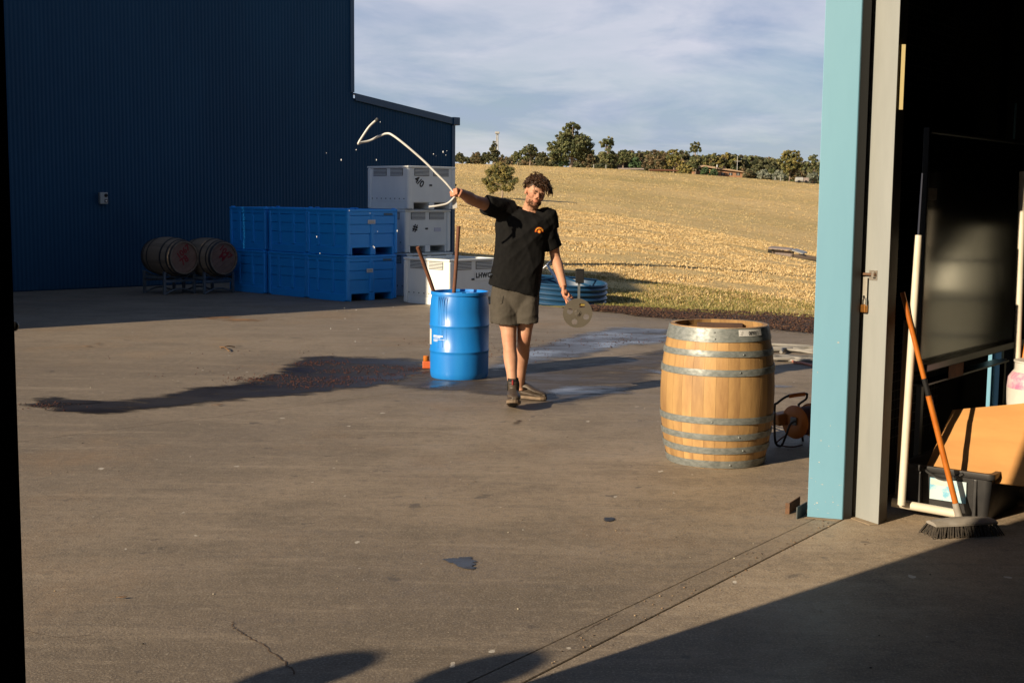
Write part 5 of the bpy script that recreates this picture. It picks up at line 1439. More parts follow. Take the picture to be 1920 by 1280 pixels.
near = [(862, 306, 284, 24, 'round', 'dark', 'round dark bushy tree just right of the shed corner on the skyline'),
 (893, 306, 281, 26, 'round', 'brown', 'dull round bushy tree left of the pointed conifer'),
 (910, 306, 284, 22, 'round', 'dark', 'small dark bushy tree touching the pointed conifer'),
 (926, 307, 262, 30, 'cone', 'dark', 'pointed dark conifer in front of the slim tower'),
 (970, 305, 282, 24, 'open', 'gum', 'thin wispy gum with see-through crown left of the man'),
 (993, 307, 269, 38, 'open', 'gum', 'medium gum tree above the curly hair'),
 (1016, 309, 282, 30, 'round', 'dark', 'very dark bushy tree between the medium gum and the largest gum'),
 (1056, 309, 288, 18, 'shrub', 'green', 'small bright green shrub at the foot of the largest gum'),
 (1104, 309, 286, 28, 'round', 'brown', 'brownish round tree at the right foot of the largest gum'),
 (1139, 309, 256, 36, 'tall', 'gum', 'tall narrow gum just right of the largest gum'),
 (1146, 314, 298, 26, 'shrub', 'dark', 'low dark shrub in front of the tall narrow gum'),
 (1167, 310, 281, 34, 'open', 'gum', 'loose gum behind the farm shed'),
 (1191, 318, 291, 26, 'shrub', 'green', 'dense blue green shrub right of the farm shed'),
 (1226, 323, 279, 46, 'round', 'brown', 'broad brown tinged bushy tree right of the green shrub'),
 (1262, 325, 280, 40, 'open', 'olive', 'olive gum between the brown tree and the tall one by the house'),
 (1303, 331, 265, 32, 'tall', 'gum', 'tall gum with a high round head and pale trunk beside the house'),
 (1283, 327, 304, 30, 'shrub', 'olive', 'low olive shrub left of the house'),
 (1322, 328, 311, 18, 'shrub', 'green', 'small green shrub against the house wall, left of the two'),
 (1338, 329, 315, 16, 'shrub', 'green', 'small green shrub in front of the house roof edge'),
 (1402, 331, 318, 24, 'shrub', 'brown', 'low brown shrub at the right end of the house'),
 (1430, 332, 316, 26, 'shrub', 'grey', 'round silver grey shrub in front of the far bush'),
 (1460, 337, 318, 28, 'shrub', 'grey', 'grey green shrub left of the big right gum'),
 (1479, 336, 281, 54, 'open', 'olive', 'large bright olive gum at right above the tank trailer'),
 (1492, 336, 312, 24, 'round', 'brown', 'brown tinged shrub in front of the large right gum'),
 (1522, 337, 287, 30, 'open', 'gum', 'loose gum next to the blue post on the skyline'),
 (1523, 340, 316, 28, 'shrub', 'grey', 'silver grey shrub beside the blue post')]
trees_at(near, 384)
# the largest gum
b_ = farpt(1070, 312, 384); k = 384 / FPX; hgt = P(1073, 229, 384).z - b_.z
tree('gum_tree', 'largest gum tree on the crest with a pale forked trunk', b_, hgt, 86 * k, 'gum',
     [(.0, .90, .13), (-.10, .84, .10), (.10, .88, .10), (.02, .72, .16), (-.20, .66, .16), (.24, .62, .18), (-.34, .46, .17), (-.14, .46, .20), (.12, .48, .20), (.36, .46, .17), (-.42, .30, .12), (.30, .32, .18), (.44, .34, .10), (-.25, .28, .16), (.18, .28, .16), (-.36, .24, .15), (.0, .36, .17), (.36, .22, .15), (-.12, .60, .17), (.10, .60, .17)],
     leaf=.27, nleaf=24000, trunk=.55)
for (px, pt, pal) in [(1000,290,'dark'),(955,296,'brown'),(1030,292,'gum'),(1120,288,'dark'),(1155,287,'brown'),(1178,280,'gum'),(1200,277,'brown'),(1215,276,'olive'),(1240,279,'dark'),(1255,279,'brown'),(1275,281,'dark'),(1290,284,'gum'),
                      (1322,288,'dark'),(1340,285,'brown'),(1356,284,'olive'),(1372,285,'gum'),(1388,286,'brown'),(1402,288,'gum'),(1418,289,'brown'),(1430,290,'dark'),(1446,294,'gum'),(1462,300,'dark'),(1500,300,'brown'),(1512,306,'dark'),(1536,300,'gum'),(1550,295,'dark'),
                      (1146,284,'olive'),(1168,282,'dark'),(1189,279,'brown'),(1208,281,'gum'),(1232,278,'gum'),(1248,283,'olive'),(1266,284,'gum'),(1283,280,'brown'),(1313,283,'gum'),(1331,284,'olive'),(1348,287,'dark'),(1364,283,'brown'),(1380,288,'dark'),(1396,287,'olive'),(1410,287,'gum'),(1424,288,'olive'),(1438,291,'brown'),(1454,295,'dark'),(1470,296,'brown'),(1492,298,'gum'),(1524,300,'brown'),
                      (884,291,'dark'),(944,290,'brown'),(978,291,'gum'),(1012,289,'brown'),(1044,288,'gum'),(1098,287,'gum')]:
    D = 425 + random.uniform(0, 90); b_ = farpt(px, 320, D); k = D / FPX; hgt = max(P(px, pt, D).z - b_.z, 4); wid = random.uniform(40, 58) * k
    tree('gum_tree', place_label('far gum', pal, px), b_, hgt, wid, pal, [(0,.8,.26),(-.25,.68,.26),(.25,.7,.26),(0,.5,.36),(-.2,.3,.32),(.22,.3,.32)], leaf=.40, nleaf=4200, trunk=.25, group='gum trees of the distant bush behind the crest')
for (px, pt, pal) in [(1128,300,'dark'),(1150,302,'brown'),(1178,300,'dark'),(1205,302,'brown'),(1244,300,'olive'),(1270,302,'brown'),(1296,304,'dark'),(1352,303,'olive'),(1376,306,'gum'),(1396,309,'brown'),(1415,312,'dark'),(1447,313,'gum'),(1505,318,'brown'),(1535,318,'dark'),(985,296,'brown'),(1035,297,'dark'),(1090,296,'dark'),(950,300,'brown')]:
    D = 408 + random.uniform(0, 14); b_ = farpt(px, 322, D); k = D / FPX; hgt = max(P(px, pt, D).z - b_.z, 2.5)
    tree('bushy_tree', place_label('thicket bush', pal, px), b_, hgt, random.uniform(26, 40) * k, pal, ROUND, leaf=.34, nleaf=2600, trunk=.12, group='low bushes of the thicket between the crest trees')
mt = H(939, 372, 100); k = mt.y / FPX
tree('gum_tree', 'bushy yellow green gum standing alone mid slope, left of the man', mt, 72 * k, 72 * k, 'olive',
     [(.0, .78, .20), (-.18, .66, .20), (.20, .68, .20), (-.30, .46, .17), (.32, .46, .16), (.02, .54, .22), (-.22, .28, .17), (.22, .30, .17), (-.30, .18, .10), (.10, .25, .10)],
     leaf=.075, nleaf=20000, trunk=.13)
mt = H(846, 385, 60); k = mt.y / FPX
tree('gum_tree', 'dark green tree mostly hidden behind the shed corner and white bins', mt, 52 * k, 34 * k, 'gum', ROUND, leaf=.09, nleaf=3000, trunk=.08)
# ------------------------------------------------------------------ the walking man
def fuse(mb, name, mats, parent, voxel, smooth_it=3, smooth_f=.5):
    me = mb.mesh('tmp', mats)
    bm = bmesh.new(); bm.from_mesh(me); bmesh.ops.recalc_face_normals(bm, faces=bm.faces); bm.to_mesh(me); bm.free()
    o = lk(bpy.data.objects.new(name, me))
    r = o.modifiers.new('r', 'REMESH'); r.mode = 'VOXEL'; r.voxel_size = voxel; r.use_smooth_shade = True
    if smooth_it: s = o.modifiers.new('s', 'SMOOTH'); s.iterations = smooth_it; s.factor = smooth_f
    bpy.context.view_layer.update()
    dg = bpy.context.evaluated_depsgraph_get()
    nm = bpy.data.meshes.new_from_object(o.evaluated_get(dg)); nm.name = name
    o.modifiers.clear(); o.data = nm
    bpy.data.meshes.remove(me)
    nm.shade_smooth()
    if parent is not None: o.parent = parent
    return o
def getco(me):
    a = np.empty(len(me.vertices) * 3, np.float32); me.vertices.foreach_get('co', a); return a.reshape(-1, 3).astype(float)
def getno(me):
    a = np.empty(len(me.vertices) * 3, np.float32); me.vertex_normals.foreach_get('vector', a); return a.reshape(-1, 3).astype(float)
def setco(me, c): me.vertices.foreach_set('co', c.ravel().astype(np.float32)); me.update()
def ering(c, ax, ay, n=20, e=2.0):
    out = []
    for j in range(n):
        th = 2 * math.pi * j / n; ca, sa = math.cos(th), math.sin(th)
        f = (abs(ca) ** e + abs(sa) ** e) ** (-1 / e)
        out.append(c + ax * (ca * f) + ay * (sa * f))
    return out
def limb(mb, pts, rad, n=24, sub=6):
    pts = [Vector(p) for p in pts]; sp = smoothpath(pts, sub); rr = []
    for i in range(len(pts) - 1):
        for k in range(sub):
            t = k / sub; t = t * t * (3 - 2 * t); rr.append(rad[i] + (rad[i+1] - rad[i]) * t)
    rr.append(rad[-1]); mb.tube(sp, rr, n)
O = Vector((P(966, 757, 10.78).x, 10.78, 0.0))
man = thing('person', 'walking man in black t-shirt and brown shorts, arm raised flinging a white hose', 'person', O)
DB = 10.78
def Q(px, py, d=0.0): return P(px, py, DB + d) - O
X_, Y_, Z_ = Vector((1, 0, 0)), Vector((0, 1, 0)), Vector((0, 0, 1))
body = MB()
# torso (under the clothes) and neck
tors = [(966, 585, .115, .09), (966, 560, .145, .105), (967, 525, .145, .10), (972, 480, .145, .10), (978, 440, .165, .11), (984, 412, .165, .10), (990, 400, .10, .075), (993, 393, .066, .062), (998, 380, .060, .062)]
body.loft([ering(Q(x, y), X_ * a, Y_ * b_, 20, 2.3) for x, y, a, b_ in tors])
# head frame: +x his right, +y face, +z crown
HC = Q(1003.5, 362, -.06)
yaw, pitch, tilt = R(15), R(6), R(15)
fwd = Vector((math.sin(yaw) * math.cos(pitch), -math.cos(yaw) * math.cos(pitch), -math.sin(pitch)))
rgt = fwd.cross(Z_).normalized(); upv = rgt.cross(fwd).normalized()
rt = Matrix.Rotation(-tilt, 3, fwd)      # tilt about the facing axis
if (rt @ upv).x < 0: rt = Matrix.Rotation(tilt, 3, fwd)
rgt, upv = rt @ rgt, rt @ upv
HM = Matrix((rgt, fwd, upv)).transposed()
def hd(x, y, z): return HC + HM @ Vector((x, y, z))
def hell(mb, c, r, nu=16, nv=12): mb.ell(hd(*c), r, HM, nu, nv)
hell(body, (0, -.012, .032), (.077, .097, .088), 20, 14)
hell(body, (0, .028, -.030), (.063, .066, .085))
hell(body, (0, .045, -.088), (.040, .043, .032))
for s in (-1, 1):
    hell(body, (s*.030, .080, .017), (.030, .014, .010)); hell(body, (s*.038, .060, -.026), (.027, .028, .024)); hell(body, (s*.045, .02, -.072), (.024, .04, .026))
    hell(body, (s*.078, -.008, -.004), (.010, .019, .031)); hell(body, (s*.012, .100, -.033), (.010, .012, .009))
    hell(body, (s*.029, .074, -.002), (.017, .014, .010))
body.tube([hd(0, .082, .016), hd(0, .098, -.008), hd(0, .112, -.028)], [.009, .011, .0135], 10)
hell(body, (0, .088, -.057), (.023, .012, .006)); hell(body, (0, .087, -.067), (.020, .012, .007))
body.tube([hd(0, -.02, -.03), hd(0, -.02, -.085), Q(992, 398, .01)], [.060, .056, .064], 16)
# raised right arm (image left): it points towards the sun
SR = Q(938, 393, -.02); ER = Q(889, 376, -.27); WR = Q(861, 360, -.47)
limb(body, [Q(962, 396, 0), SR, SR.lerp(ER, .5), ER, ER.lerp(WR, .35), ER.lerp(WR, .75), WR], [.07, .062, .054, .047, .049, .037, .030])
# hanging left arm
SL = Q(1029, 405, .0); EL = Q(1041, 480, .06); WL = Q(1057, 538, -.10)
limb(body, [Q(1006, 408, 0), SL, SL.lerp(EL, .5), EL, EL.lerp(WL, .3), EL.lerp(WL, .75), WL], [.055, .056, .051, .043, .045, .035, .028])
def hand(mb, w, d, m, side, curl, thumb_curl=.5, spread=.004, big=1.0, curls=None):
    d = d.normalized(); m = (m - d * m.dot(d)).normalized(); s = d.cross(m) * side
    kn = []
    for i in range(4):
        off = (.030 - .0205 * i); kn.append(w + d * (.092 - (.004, 0, .005, .014)[i]) * big + s * off * big)
        mb.tube([w + s * off * .6, w.lerp(kn[i], .5) + s * off * .1 - m * .003, kn[i]], [.0145, .0145, .0115], 10)
        mb.ell(kn[i], (.0118,) * 3, None, 10, 8)
    mb.ell(w + d * .045 + m * .003, (.03, .03, .03), None, 10, 8)
    lens = ((.043, .025, .020), (.047, .029, .021), (.044, .027, .021), (.034, .021, .018))
    for i in range(4):
        p = kn[i]; pts = [p]; a = 0; c = curls[i] if curls else curl
        for j in range(3):
            a += c[j]; dr = (d * math.cos(a) + m * math.sin(a) + s * (.10 - .07 * i) * spread * 10).normalized(); p = p + dr * lens[i][j] * big; pts.append(p)
        mb.tube(pts, [.0100, .0098, .0088, .0070], 10)
        for q_, r_ in zip(pts[1:], (.0100, .0090, .0068)): mb.ell(q_, (r_,) * 3, None, 8, 6)
    t0 = w + d * .022 + s * .026 * big; d1 = (d * .62 + s * .55 + m * .55).normalized(); p1 = t0 + d1 * .042 * big
    d2 = (d * .80 + m * thumb_curl - s * .15).normalized(); p2 = p1 + d2 * .032 * big; d3 = (d * .7 + m * thumb_curl * 1.2 - s * .5).normalized(); p3 = p2 + d3 * .026 * big
    mb.tube([w + s * .008 + d * .008, t0, p1, p2, p3], [.016, .0165, .0125, .0110, .0085], 10)
    for q_, r_ in ((p1, .0125), (p2, .011), (p3, .0082)): mb.ell(q_, (r_,) * 3, None, 8, 6)
    return kn, d, m, s
dR = (Q(845, 356, -.58) - WR).normalized(); mR = Vector((.25, -.35, -.90))
kR = hand(body, WR, dR, mR, 1, (1.25, 1.5, 1.0), .75, big=.98)
GR = WR + kR[1] * .085 + kR[2] * .032            # hose axis runs through the fist here
tD = P(1083, 587, 10.36) - O; tT = P(1026, 497, 11.25) - O
shaft = (tD - tT).normalized()
GL = tT.lerp(tD, .665)
dL = Vector((.10, -.22, -.97)); mL = (GL - WL); 
WL2 = WL
kL = hand(body, WL2, dL, mL - dL.normalized() * mL.dot(dL.normalized()) if (mL - dL.normalized()*mL.dot(dL.normalized())).length > .01 else Vector((1, 0, 0)), -1, (.7, 1.1, .8), .5,
          curls=((.15, .3, .25), (.75, 1.1, .8), (.9, 1.3, .9), (1.0, 1.3, .9)))
# legs
HR_, HL_ = Q(950, 556, .0), Q(988, 556, .02)
KR, KL = Q(954.5, 637, -.12), Q(983, 632, -.04)
AR, AL = Q(962, 731, -.27), Q(975, 722, .24)
limb(body, [HR_, HR_.lerp(KR, .5), HR_.lerp(KR, .85), KR, KR.lerp(AR, .16), KR.lerp(AR, .36) + Vector((0, .018, 0)), KR.lerp(AR, .72), AR, AR + Vector((0, 0, -.05))], [.098, .082, .064, .060, .055, .059, .043, .037, .038])
limb(body, [HL_, HL_.lerp(KL, .5), HL_.lerp(KL, .85), KL, KL.lerp(AL, .16), KL.lerp(AL, .36) + Vector((0, .018, 0)), KL.lerp(AL, .72), AL, AL + Vector((0, 0, -.05))], [.098, .080, .062, .058, .054, .057, .042, .036, .037])
for K_ in (KR, KL): body.ell(K_ + Vector((0, -.022, 0)), (.038, .036, .045), None, 12, 8)
bo = fuse(body, 'body', M_skin, man, .0042, 2, .45)
co = getco(bo.data)
tint = np.ones((len(co), 3))
hl = (co - np.array(HC)) @ np.array(HM)             # head-local coordinates
inh = (np.linalg.norm(hl - np.array([0, .01, -.02]), axis=1) < .16)
def blob(c, r, k): return np.exp(-(((hl - np.array(c)) / np.array(r)) ** 2).sum(1)) * k * inh
bd_ = np.clip((-.040 - hl[:, 2]) / .02, 0, 1) * np.clip((hl[:, 1] + .0) / .03, 0, 1) * inh * np.clip((hl[:, 2] + .13) / .015, 0, 1)
lips = blob((0, .097, -.062), (.024, .014, .010), 1.2)
must = blob((0, .092, -.047), (.026, .02, .007), .6)
side_b = np.clip((np.abs(hl[:, 0]) - .045) / .012, 0, 1) * np.clip((.0 - hl[:, 2]) / .02, 0, 1) * np.clip((hl[:, 1] - .0) / .02, 0, 1) * inh * (hl[:, 2] > -.12)
grain = np.array([noise.noise((x * 260, y * 260, z * 260)) for x, y, z in co[inh]])
gr = np.zeros(len(co)); gr[inh] = grain
bmask = np.clip(np.maximum(np.maximum(bd_ * .62, side_b * .42), must) * (1 + .5 * gr) - lips, 0, .85)[:, None]
tint = tint * (1 - bmask) + np.array([.40, .30, .25]) * bmask
lm = np.clip(lips, 0, .7)[:, None]; tint = tint * (1 - lm) + np.array([.95, .55, .52]) * lm
eye = np.clip(blob((.030, .088, -.001), (.017, .02, .0045), 1.3) + blob((-.030, .088, -.001), (.017, .02, .0045), 1.3), 0, .75)[:, None]
tint = tint * (1 - eye) + np.array([.22, .15, .12]) * eye
red = np.clip(blob((0, .11, -.025), (.02, .03, .02), .5) + blob((.045, .07, -.025), (.025, .04, .02), .35) + blob((-.045, .07, -.025), (.025, .04, .02), .35) + blob((.08, 0, 0), (.02, .03, .04), .5), 0, .5)[:, None]
tint = tint * (1 - red) + np.array([1.05, .78, .72]) * red
for (pt, r_) in ((WR + dR * .08, .09), (WL + dL * .08, .10)):
    w_ = np.exp(-(np.linalg.norm(co - np.array(pt), axis=1) / r_) ** 2)[:, None] * .7
    tint = tint * (1 - w_) + np.array([1.08, .80, .74]) * w_
for K_ in (KR, KL):
    w_ = np.exp(-(np.linalg.norm(co - np.array(K_ + Vector((0, -.05, 0))), axis=1) / .05) ** 2)[:, None] * .5
    tint = tint * (1 - w_) + np.array([.95, .74, .68]) * w_
mot = np.array([noise.noise((x * 30, y * 30, z * 30)) for x, y, z in co])[:, None] * .07
tint = np.clip(tint * (1 + mot), 0, 1.2)
ca = bo.data.color_attributes.new('tint', 'FLOAT_COLOR', 'POINT')
ca.data.foreach_set('color', np.concatenate([tint, np.ones((len(co), 1))], 1).ravel().astype(np.float32))

# eyes, brows
for s in (-1, 1):
    mb = MB(); mb.ell(hd(s*.030, .0875, -.003), (.0105, .004, .0026), HM, 10, 6); mb.build('eye', M_eye, man, smooth=60)
    mb = MB(); mb.tube([hd(s*.012, .0945, .012), hd(s*.030, .0935, .018), hd(s*.050, .080, .013)], [.0035, .0045, .0025], 6); mb.build('eyebrow', M_hair, man, smooth=60)

# hair: scalp cap and curls
mb = MB(); mb.ell(hd(0, -.022, .046), (.083, .098, .085), HM, 24, 16)
cap = mb.build('hair_cap', M_hair, man, smooth=60)
hm = MB()
def curl(root, nrm, L_, rad, turns, droop, r0):
    nrm = nrm.normalized(); a = nrm.orthogonal().normalized(); b2 = nrm.cross(a); ph = random.uniform(0, 6.28); pts = []
    n = 11
    for k in range(n):
        q = k / (n - 1); rr = rad * min(1, q * 2.5)
        p = root + nrm * (L_ * q * (1 - .35 * q)) + droop * (q * q) + (a * math.cos(ph + turns * 6.28 * q) + b2 * math.sin(ph + turns * 6.28 * q)) * rr
        pts.append(p)
    hm.tube(pts, [r0 * (1 - .55 * k / (n - 1)) for k in range(n)], 4)
for k in range(900):
    d = Vector((random.gauss(0, 1), random.gauss(0, 1), random.gauss(0, 1))).normalized()
    if d.z < -.30: continue
    if d.y > .45 and d.z < .42: continue                 # keep the face clear
    if d.z < .05 and d.y > -.05: continue
    if abs(d.x) > .7 and d.z < .12 and d.y > -.35: continue
    p = hd(d.x * .078, -.018 + d.y * .094, .045 + d.z * .082)
    nw = HM @ d
    L_ = random.uniform(.030, .072) * (1 + .35 * max(0, d.z))
    curl(p, nw + upv * .3 + Vector((random.gauss(0, .25), random.gauss(0, .25), random.gauss(0, .25))), L_, random.uniform(.007, .015), random.uniform(1.2, 2.8), Vector((0, 0, -random.uniform(.01, .03))) + fwd * .01, random.uniform(.0035, .0052))
# forelock tumbling over the left side of his brow (image right)
for k in range(170):
    d = Vector((-random.uniform(.05, .95), random.uniform(.2, .9), random.uniform(.25, .85))).normalized()
    p = hd(d.x * .078, -.010 + d.y * .092, .046 + d.z * .078)
    out = HM @ Vector((-.75, .55, .25)); 
    curl(p, out + Vector((random.gauss(0, .3), random.gauss(0, .3), random.gauss(0, .3))), random.uniform(.045, .085), random.uniform(.007, .014), random.uniform(1.2, 2.6), Vector((random.uniform(0, .02), -.01, -random.uniform(.03, .075))), random.uniform(.0035, .005))
for k in range(60):
    d = Vector((random.uniform(-.2, .7), random.uniform(.55, .95), random.uniform(.35, .7))).normalized()
    p = hd(d.x * .078, -.012 + d.y * .094, .046 + d.z * .078)
    curl(p, fwd * .8 + upv * .2 + Vector((random.gauss(0, .35), 0, random.gauss(0, .2))), random.uniform(.02, .04), random.uniform(.006, .011), random.uniform(1, 2), Vector((0, -.0, -random.uniform(.012, .035))), random.uniform(.0035, .0048))
hm.build('curls', M_hair, man, smooth=60)
# stubble beard tufts give a soft outline at the jaw
mb = MB()
for k in range(260):
    a = random.uniform(-1.25, 1.25); zz_ = random.uniform(-.115, -.060)
    p = hd(.056 * math.sin(a) * (1 + (zz_ + .06) * 3.5), .034 + .052 * math.cos(a) * (1 + (zz_ + .06) * 2.0), zz_)
    dr = (HM @ Vector((math.sin(a), math.cos(a), -.9))).normalized()
    mb.tube([p - dr * .006, p + dr * random.uniform(.004, .010)], [.0022, .0009], 3)
mb.build('beard', M_beard, man)

# t-shirt -----------------------------------------------------------
sm_ = MB()
rows = [((963, 545), (48, 12), .135), ((967, 522), (47.5, 6), .138), ((972, 498), (47.5, 3), .136), ((975, 470), (46.5, 1), .134), ((978, 446), (47.5, 2), .138), ((982, 425), (53, 3), .136), ((984, 409), (52, 5), .124), ((986, 402), (39, 6), .104), ((990, 398.5), (27, 5), .088), ((992, 396), (21, 4.5), .078)]
kk = DB / FPX
rings = []
for (c, h, dp) in rows:
    cc = Q(*c); ax = Vector((h[0] * kk, 0, -h[1] * kk)); rings.append(ering(cc, ax, Y_ * dp, 32, 2.35))
# cavity at the hem
h0 = [p for p in rings[0]]; cc = sum(h0, Vector()) / len(h0)
inner = [cc + (p - cc) * .93 for p in h0]; inner2 = [cc + (p - cc) * .90 + Z_ * .10 for p in h0]
# cavity at the collar (neck opening)
t0 = rings[-1]; tcc = sum(t0, Vector()) / len(t0); ti = [tcc + (p - tcc) * .90 + Z_ * .0 for p in t0]; ti2 = [tcc + (p - tcc) * .86 - Z_ * .03 for p in t0]
sm_.loft([inner2, inner] + rings + [ti, ti2])
def sleeve(a, c, ra, rc, sub=6):
    a, c = Vector(a), Vector(c); d = (c - a).normalized(); n = 18
    pts = [a.lerp(c, k / 6) for k in range(7)]; rd_ = [ra + (rc - ra) * k / 6 for k in range(7)]
    pts += [c + d * .0005, c - d * .05]; rd_ += [rc - .009, rc - .014]
    sm_.tube(pts, rd_, n)
sleeve(Q(955, 397, .0), SR.lerp(ER, .57), .098, .080)
sleeve(Q(1016, 409, .0), SL.lerp(EL, .80) + Vector((-.004, 0, 0)), .098, .073)
sm_.tube(smoothpath([Q(1004, 410, .0), Q(1015, 408, 0), SL + Vector((-.004, 0, -.004)), SL.lerp(EL, .3)], 4), [.078]*5 + [.076]*4 + [.072]*4, 18)
sm_.tube(smoothpath([Q(974, 407, .0), Q(957, 401, 0), SR], 4), [.078]*9, 18)
shirt = fuse(sm_, 't_shirt', M_shirt, man, .0068, 4, .5)
co = getco(shirt.data); no = getno(shirt.data)
O_ = np.array
def fold(co, f, amp, seed, dirv):
    out = np.zeros(len(co)); dv = np.array(dirv, float); dv /= np.linalg.norm(dv)
    for i, p in enumerate(co):
        s_ = p - dv * (p @ dv) * .78
        v_ = noise.noise((s_[0] * f + seed, s_[1] * f, s_[2] * f)); out[i] = (1 - abs(v_) * 2.2)
    return out * amp
d1_ = fold(co, 7.5, .007, 3.3, (.75, .2, .55)); d2_ = fold(co, 10, .0045, 9.1, (-.35, .1, .9)); d3_ = fold(co, 17, .0022, 5.0, (.4, .1, .7))
wz = np.clip((co[:, 2] - 1.0) / .5, 0, 1)
setco(shirt.data, co + no * (d1_ * (.55 + .6 * wz) + d2_ + d3_ - .005)[:, None])
# printed emblem on the chest: small arch over a dot
def onshirt(px, py):
    o_ = P(px, py, 9) - O; d_ = (P(px, py, 12) - P(px, py, 9)).normalized()
    ok, loc, nn_, fi = shirt.ray_cast(o_, d_); return (loc - d_ * .003) if ok else Q(px, py, -.15)
mb = MB()
def arc_strip(cx_, cy_, r0, r1, a0, a1, n=10):
    for q in range(n):
        A0, A1 = R(a0 + (a1 - a0) * q / n), R(a0 + (a1 - a0) * (q + 1) / n)
        mb.add([onshirt(cx_ + r * math.cos(a), cy_ - r * math.sin(a)) for r, a in ((r0, A0), (r1, A0), (r1, A1), (r0, A1))], [(0, 1, 2, 3)])
arc_strip(1011, 434, 5.0, 8.2, -8, 188, 14); mb.build('chest_print', M_emb_o, man)
mb = MB(); arc_strip(1011, 434, 5.6, 7.2, 10, 165, 14)
for v in range(len(mb.v)): mb.v[v] = (mb.v[v][0], mb.v[v][1] - .0015, mb.v[v][2])
mb.build('chest_print', M_emb_y, man)
mb = MB(); arc_strip(1011.3, 434, .2, 3.4, 0, 360, 12); mb.build('chest_print', M_emb_o, man)
mb = MB(); arc_strip(1011.3, 434.3, .1, 2.0, 0, 360, 10)
for v in range(len(mb.v)): mb.v[v] = (mb.v[v][0], mb.v[v][1] - .0015, mb.v[v][2])
mb.build('chest_print', M_emb_y, man)

# shorts -------------------------------------------------------------
so = MB()
def srow(px, py, hw, hdp, tilt=0): return ering(Q(px, py), Vector((hw * kk, 0, -tilt * kk)), Y_ * hdp, 26, 2.4)
so.loft([srow(966, 600, 36, .100), srow(965, 586, 42, .120), srow(965.5, 572, 45, .128), srow(966, 555, 45, .126), srow(967, 530, 42, .118), srow(968, 515, 40, .11)])
def legtube(c0, h0_, c1, h1_, dp0, dp1, tilt):
    r0, r1 = [], []
    rr = []
    for q in range(7):
        t = q / 6; cx_, cy_ = c0[0] + (c1[0] - c0[0]) * t, c0[1] + (c1[1] - c0[1]) * t
        rr.append(ering(Q(cx_, cy_, -.085 * t), Vector(((h0_ + (h1_ - h0_) * t) * kk, 0, -tilt * t * kk)), Y_ * (dp0 + (dp1 - dp0) * t), 22, 2.3))
    e_ = rr[-1]; cc = sum(e_, Vector()) / len(e_)
    so.loft(rr + [[cc + (p - cc) * .80 + Z_ * .002 for p in e_], [cc + (p - cc) * .72 + Z_ * .035 for p in e_]])
legtube((944, 556), 23, (947, 607), 26.5, .120, .110, 2.5)
legtube((987, 556), 22, (988, 605.5), 20.5, .115, .106, -1)
so.box(tuple(Q(920, 606, -.02)), tuple(Q(926, 575, .06)))
shorts = fuse(so, 'shorts', M_short, man, .0065, 4, .5)
co = getco(shorts.data); no = getno(shorts.data)
setco(shorts.data, co + no * (fold(co, 10, .007, 1.1, (.2, .1, .9)) + fold(co, 16, .004, 7.7, (.8, .1, .35)) - .004)[:, None])
mb = MB(); mb.tube([Q(938, 552, -.135), Q(941, 568, -.137), Q(930, 578, -.12)], .0022, 4); mb.build('pocket_seam', M_short, man)

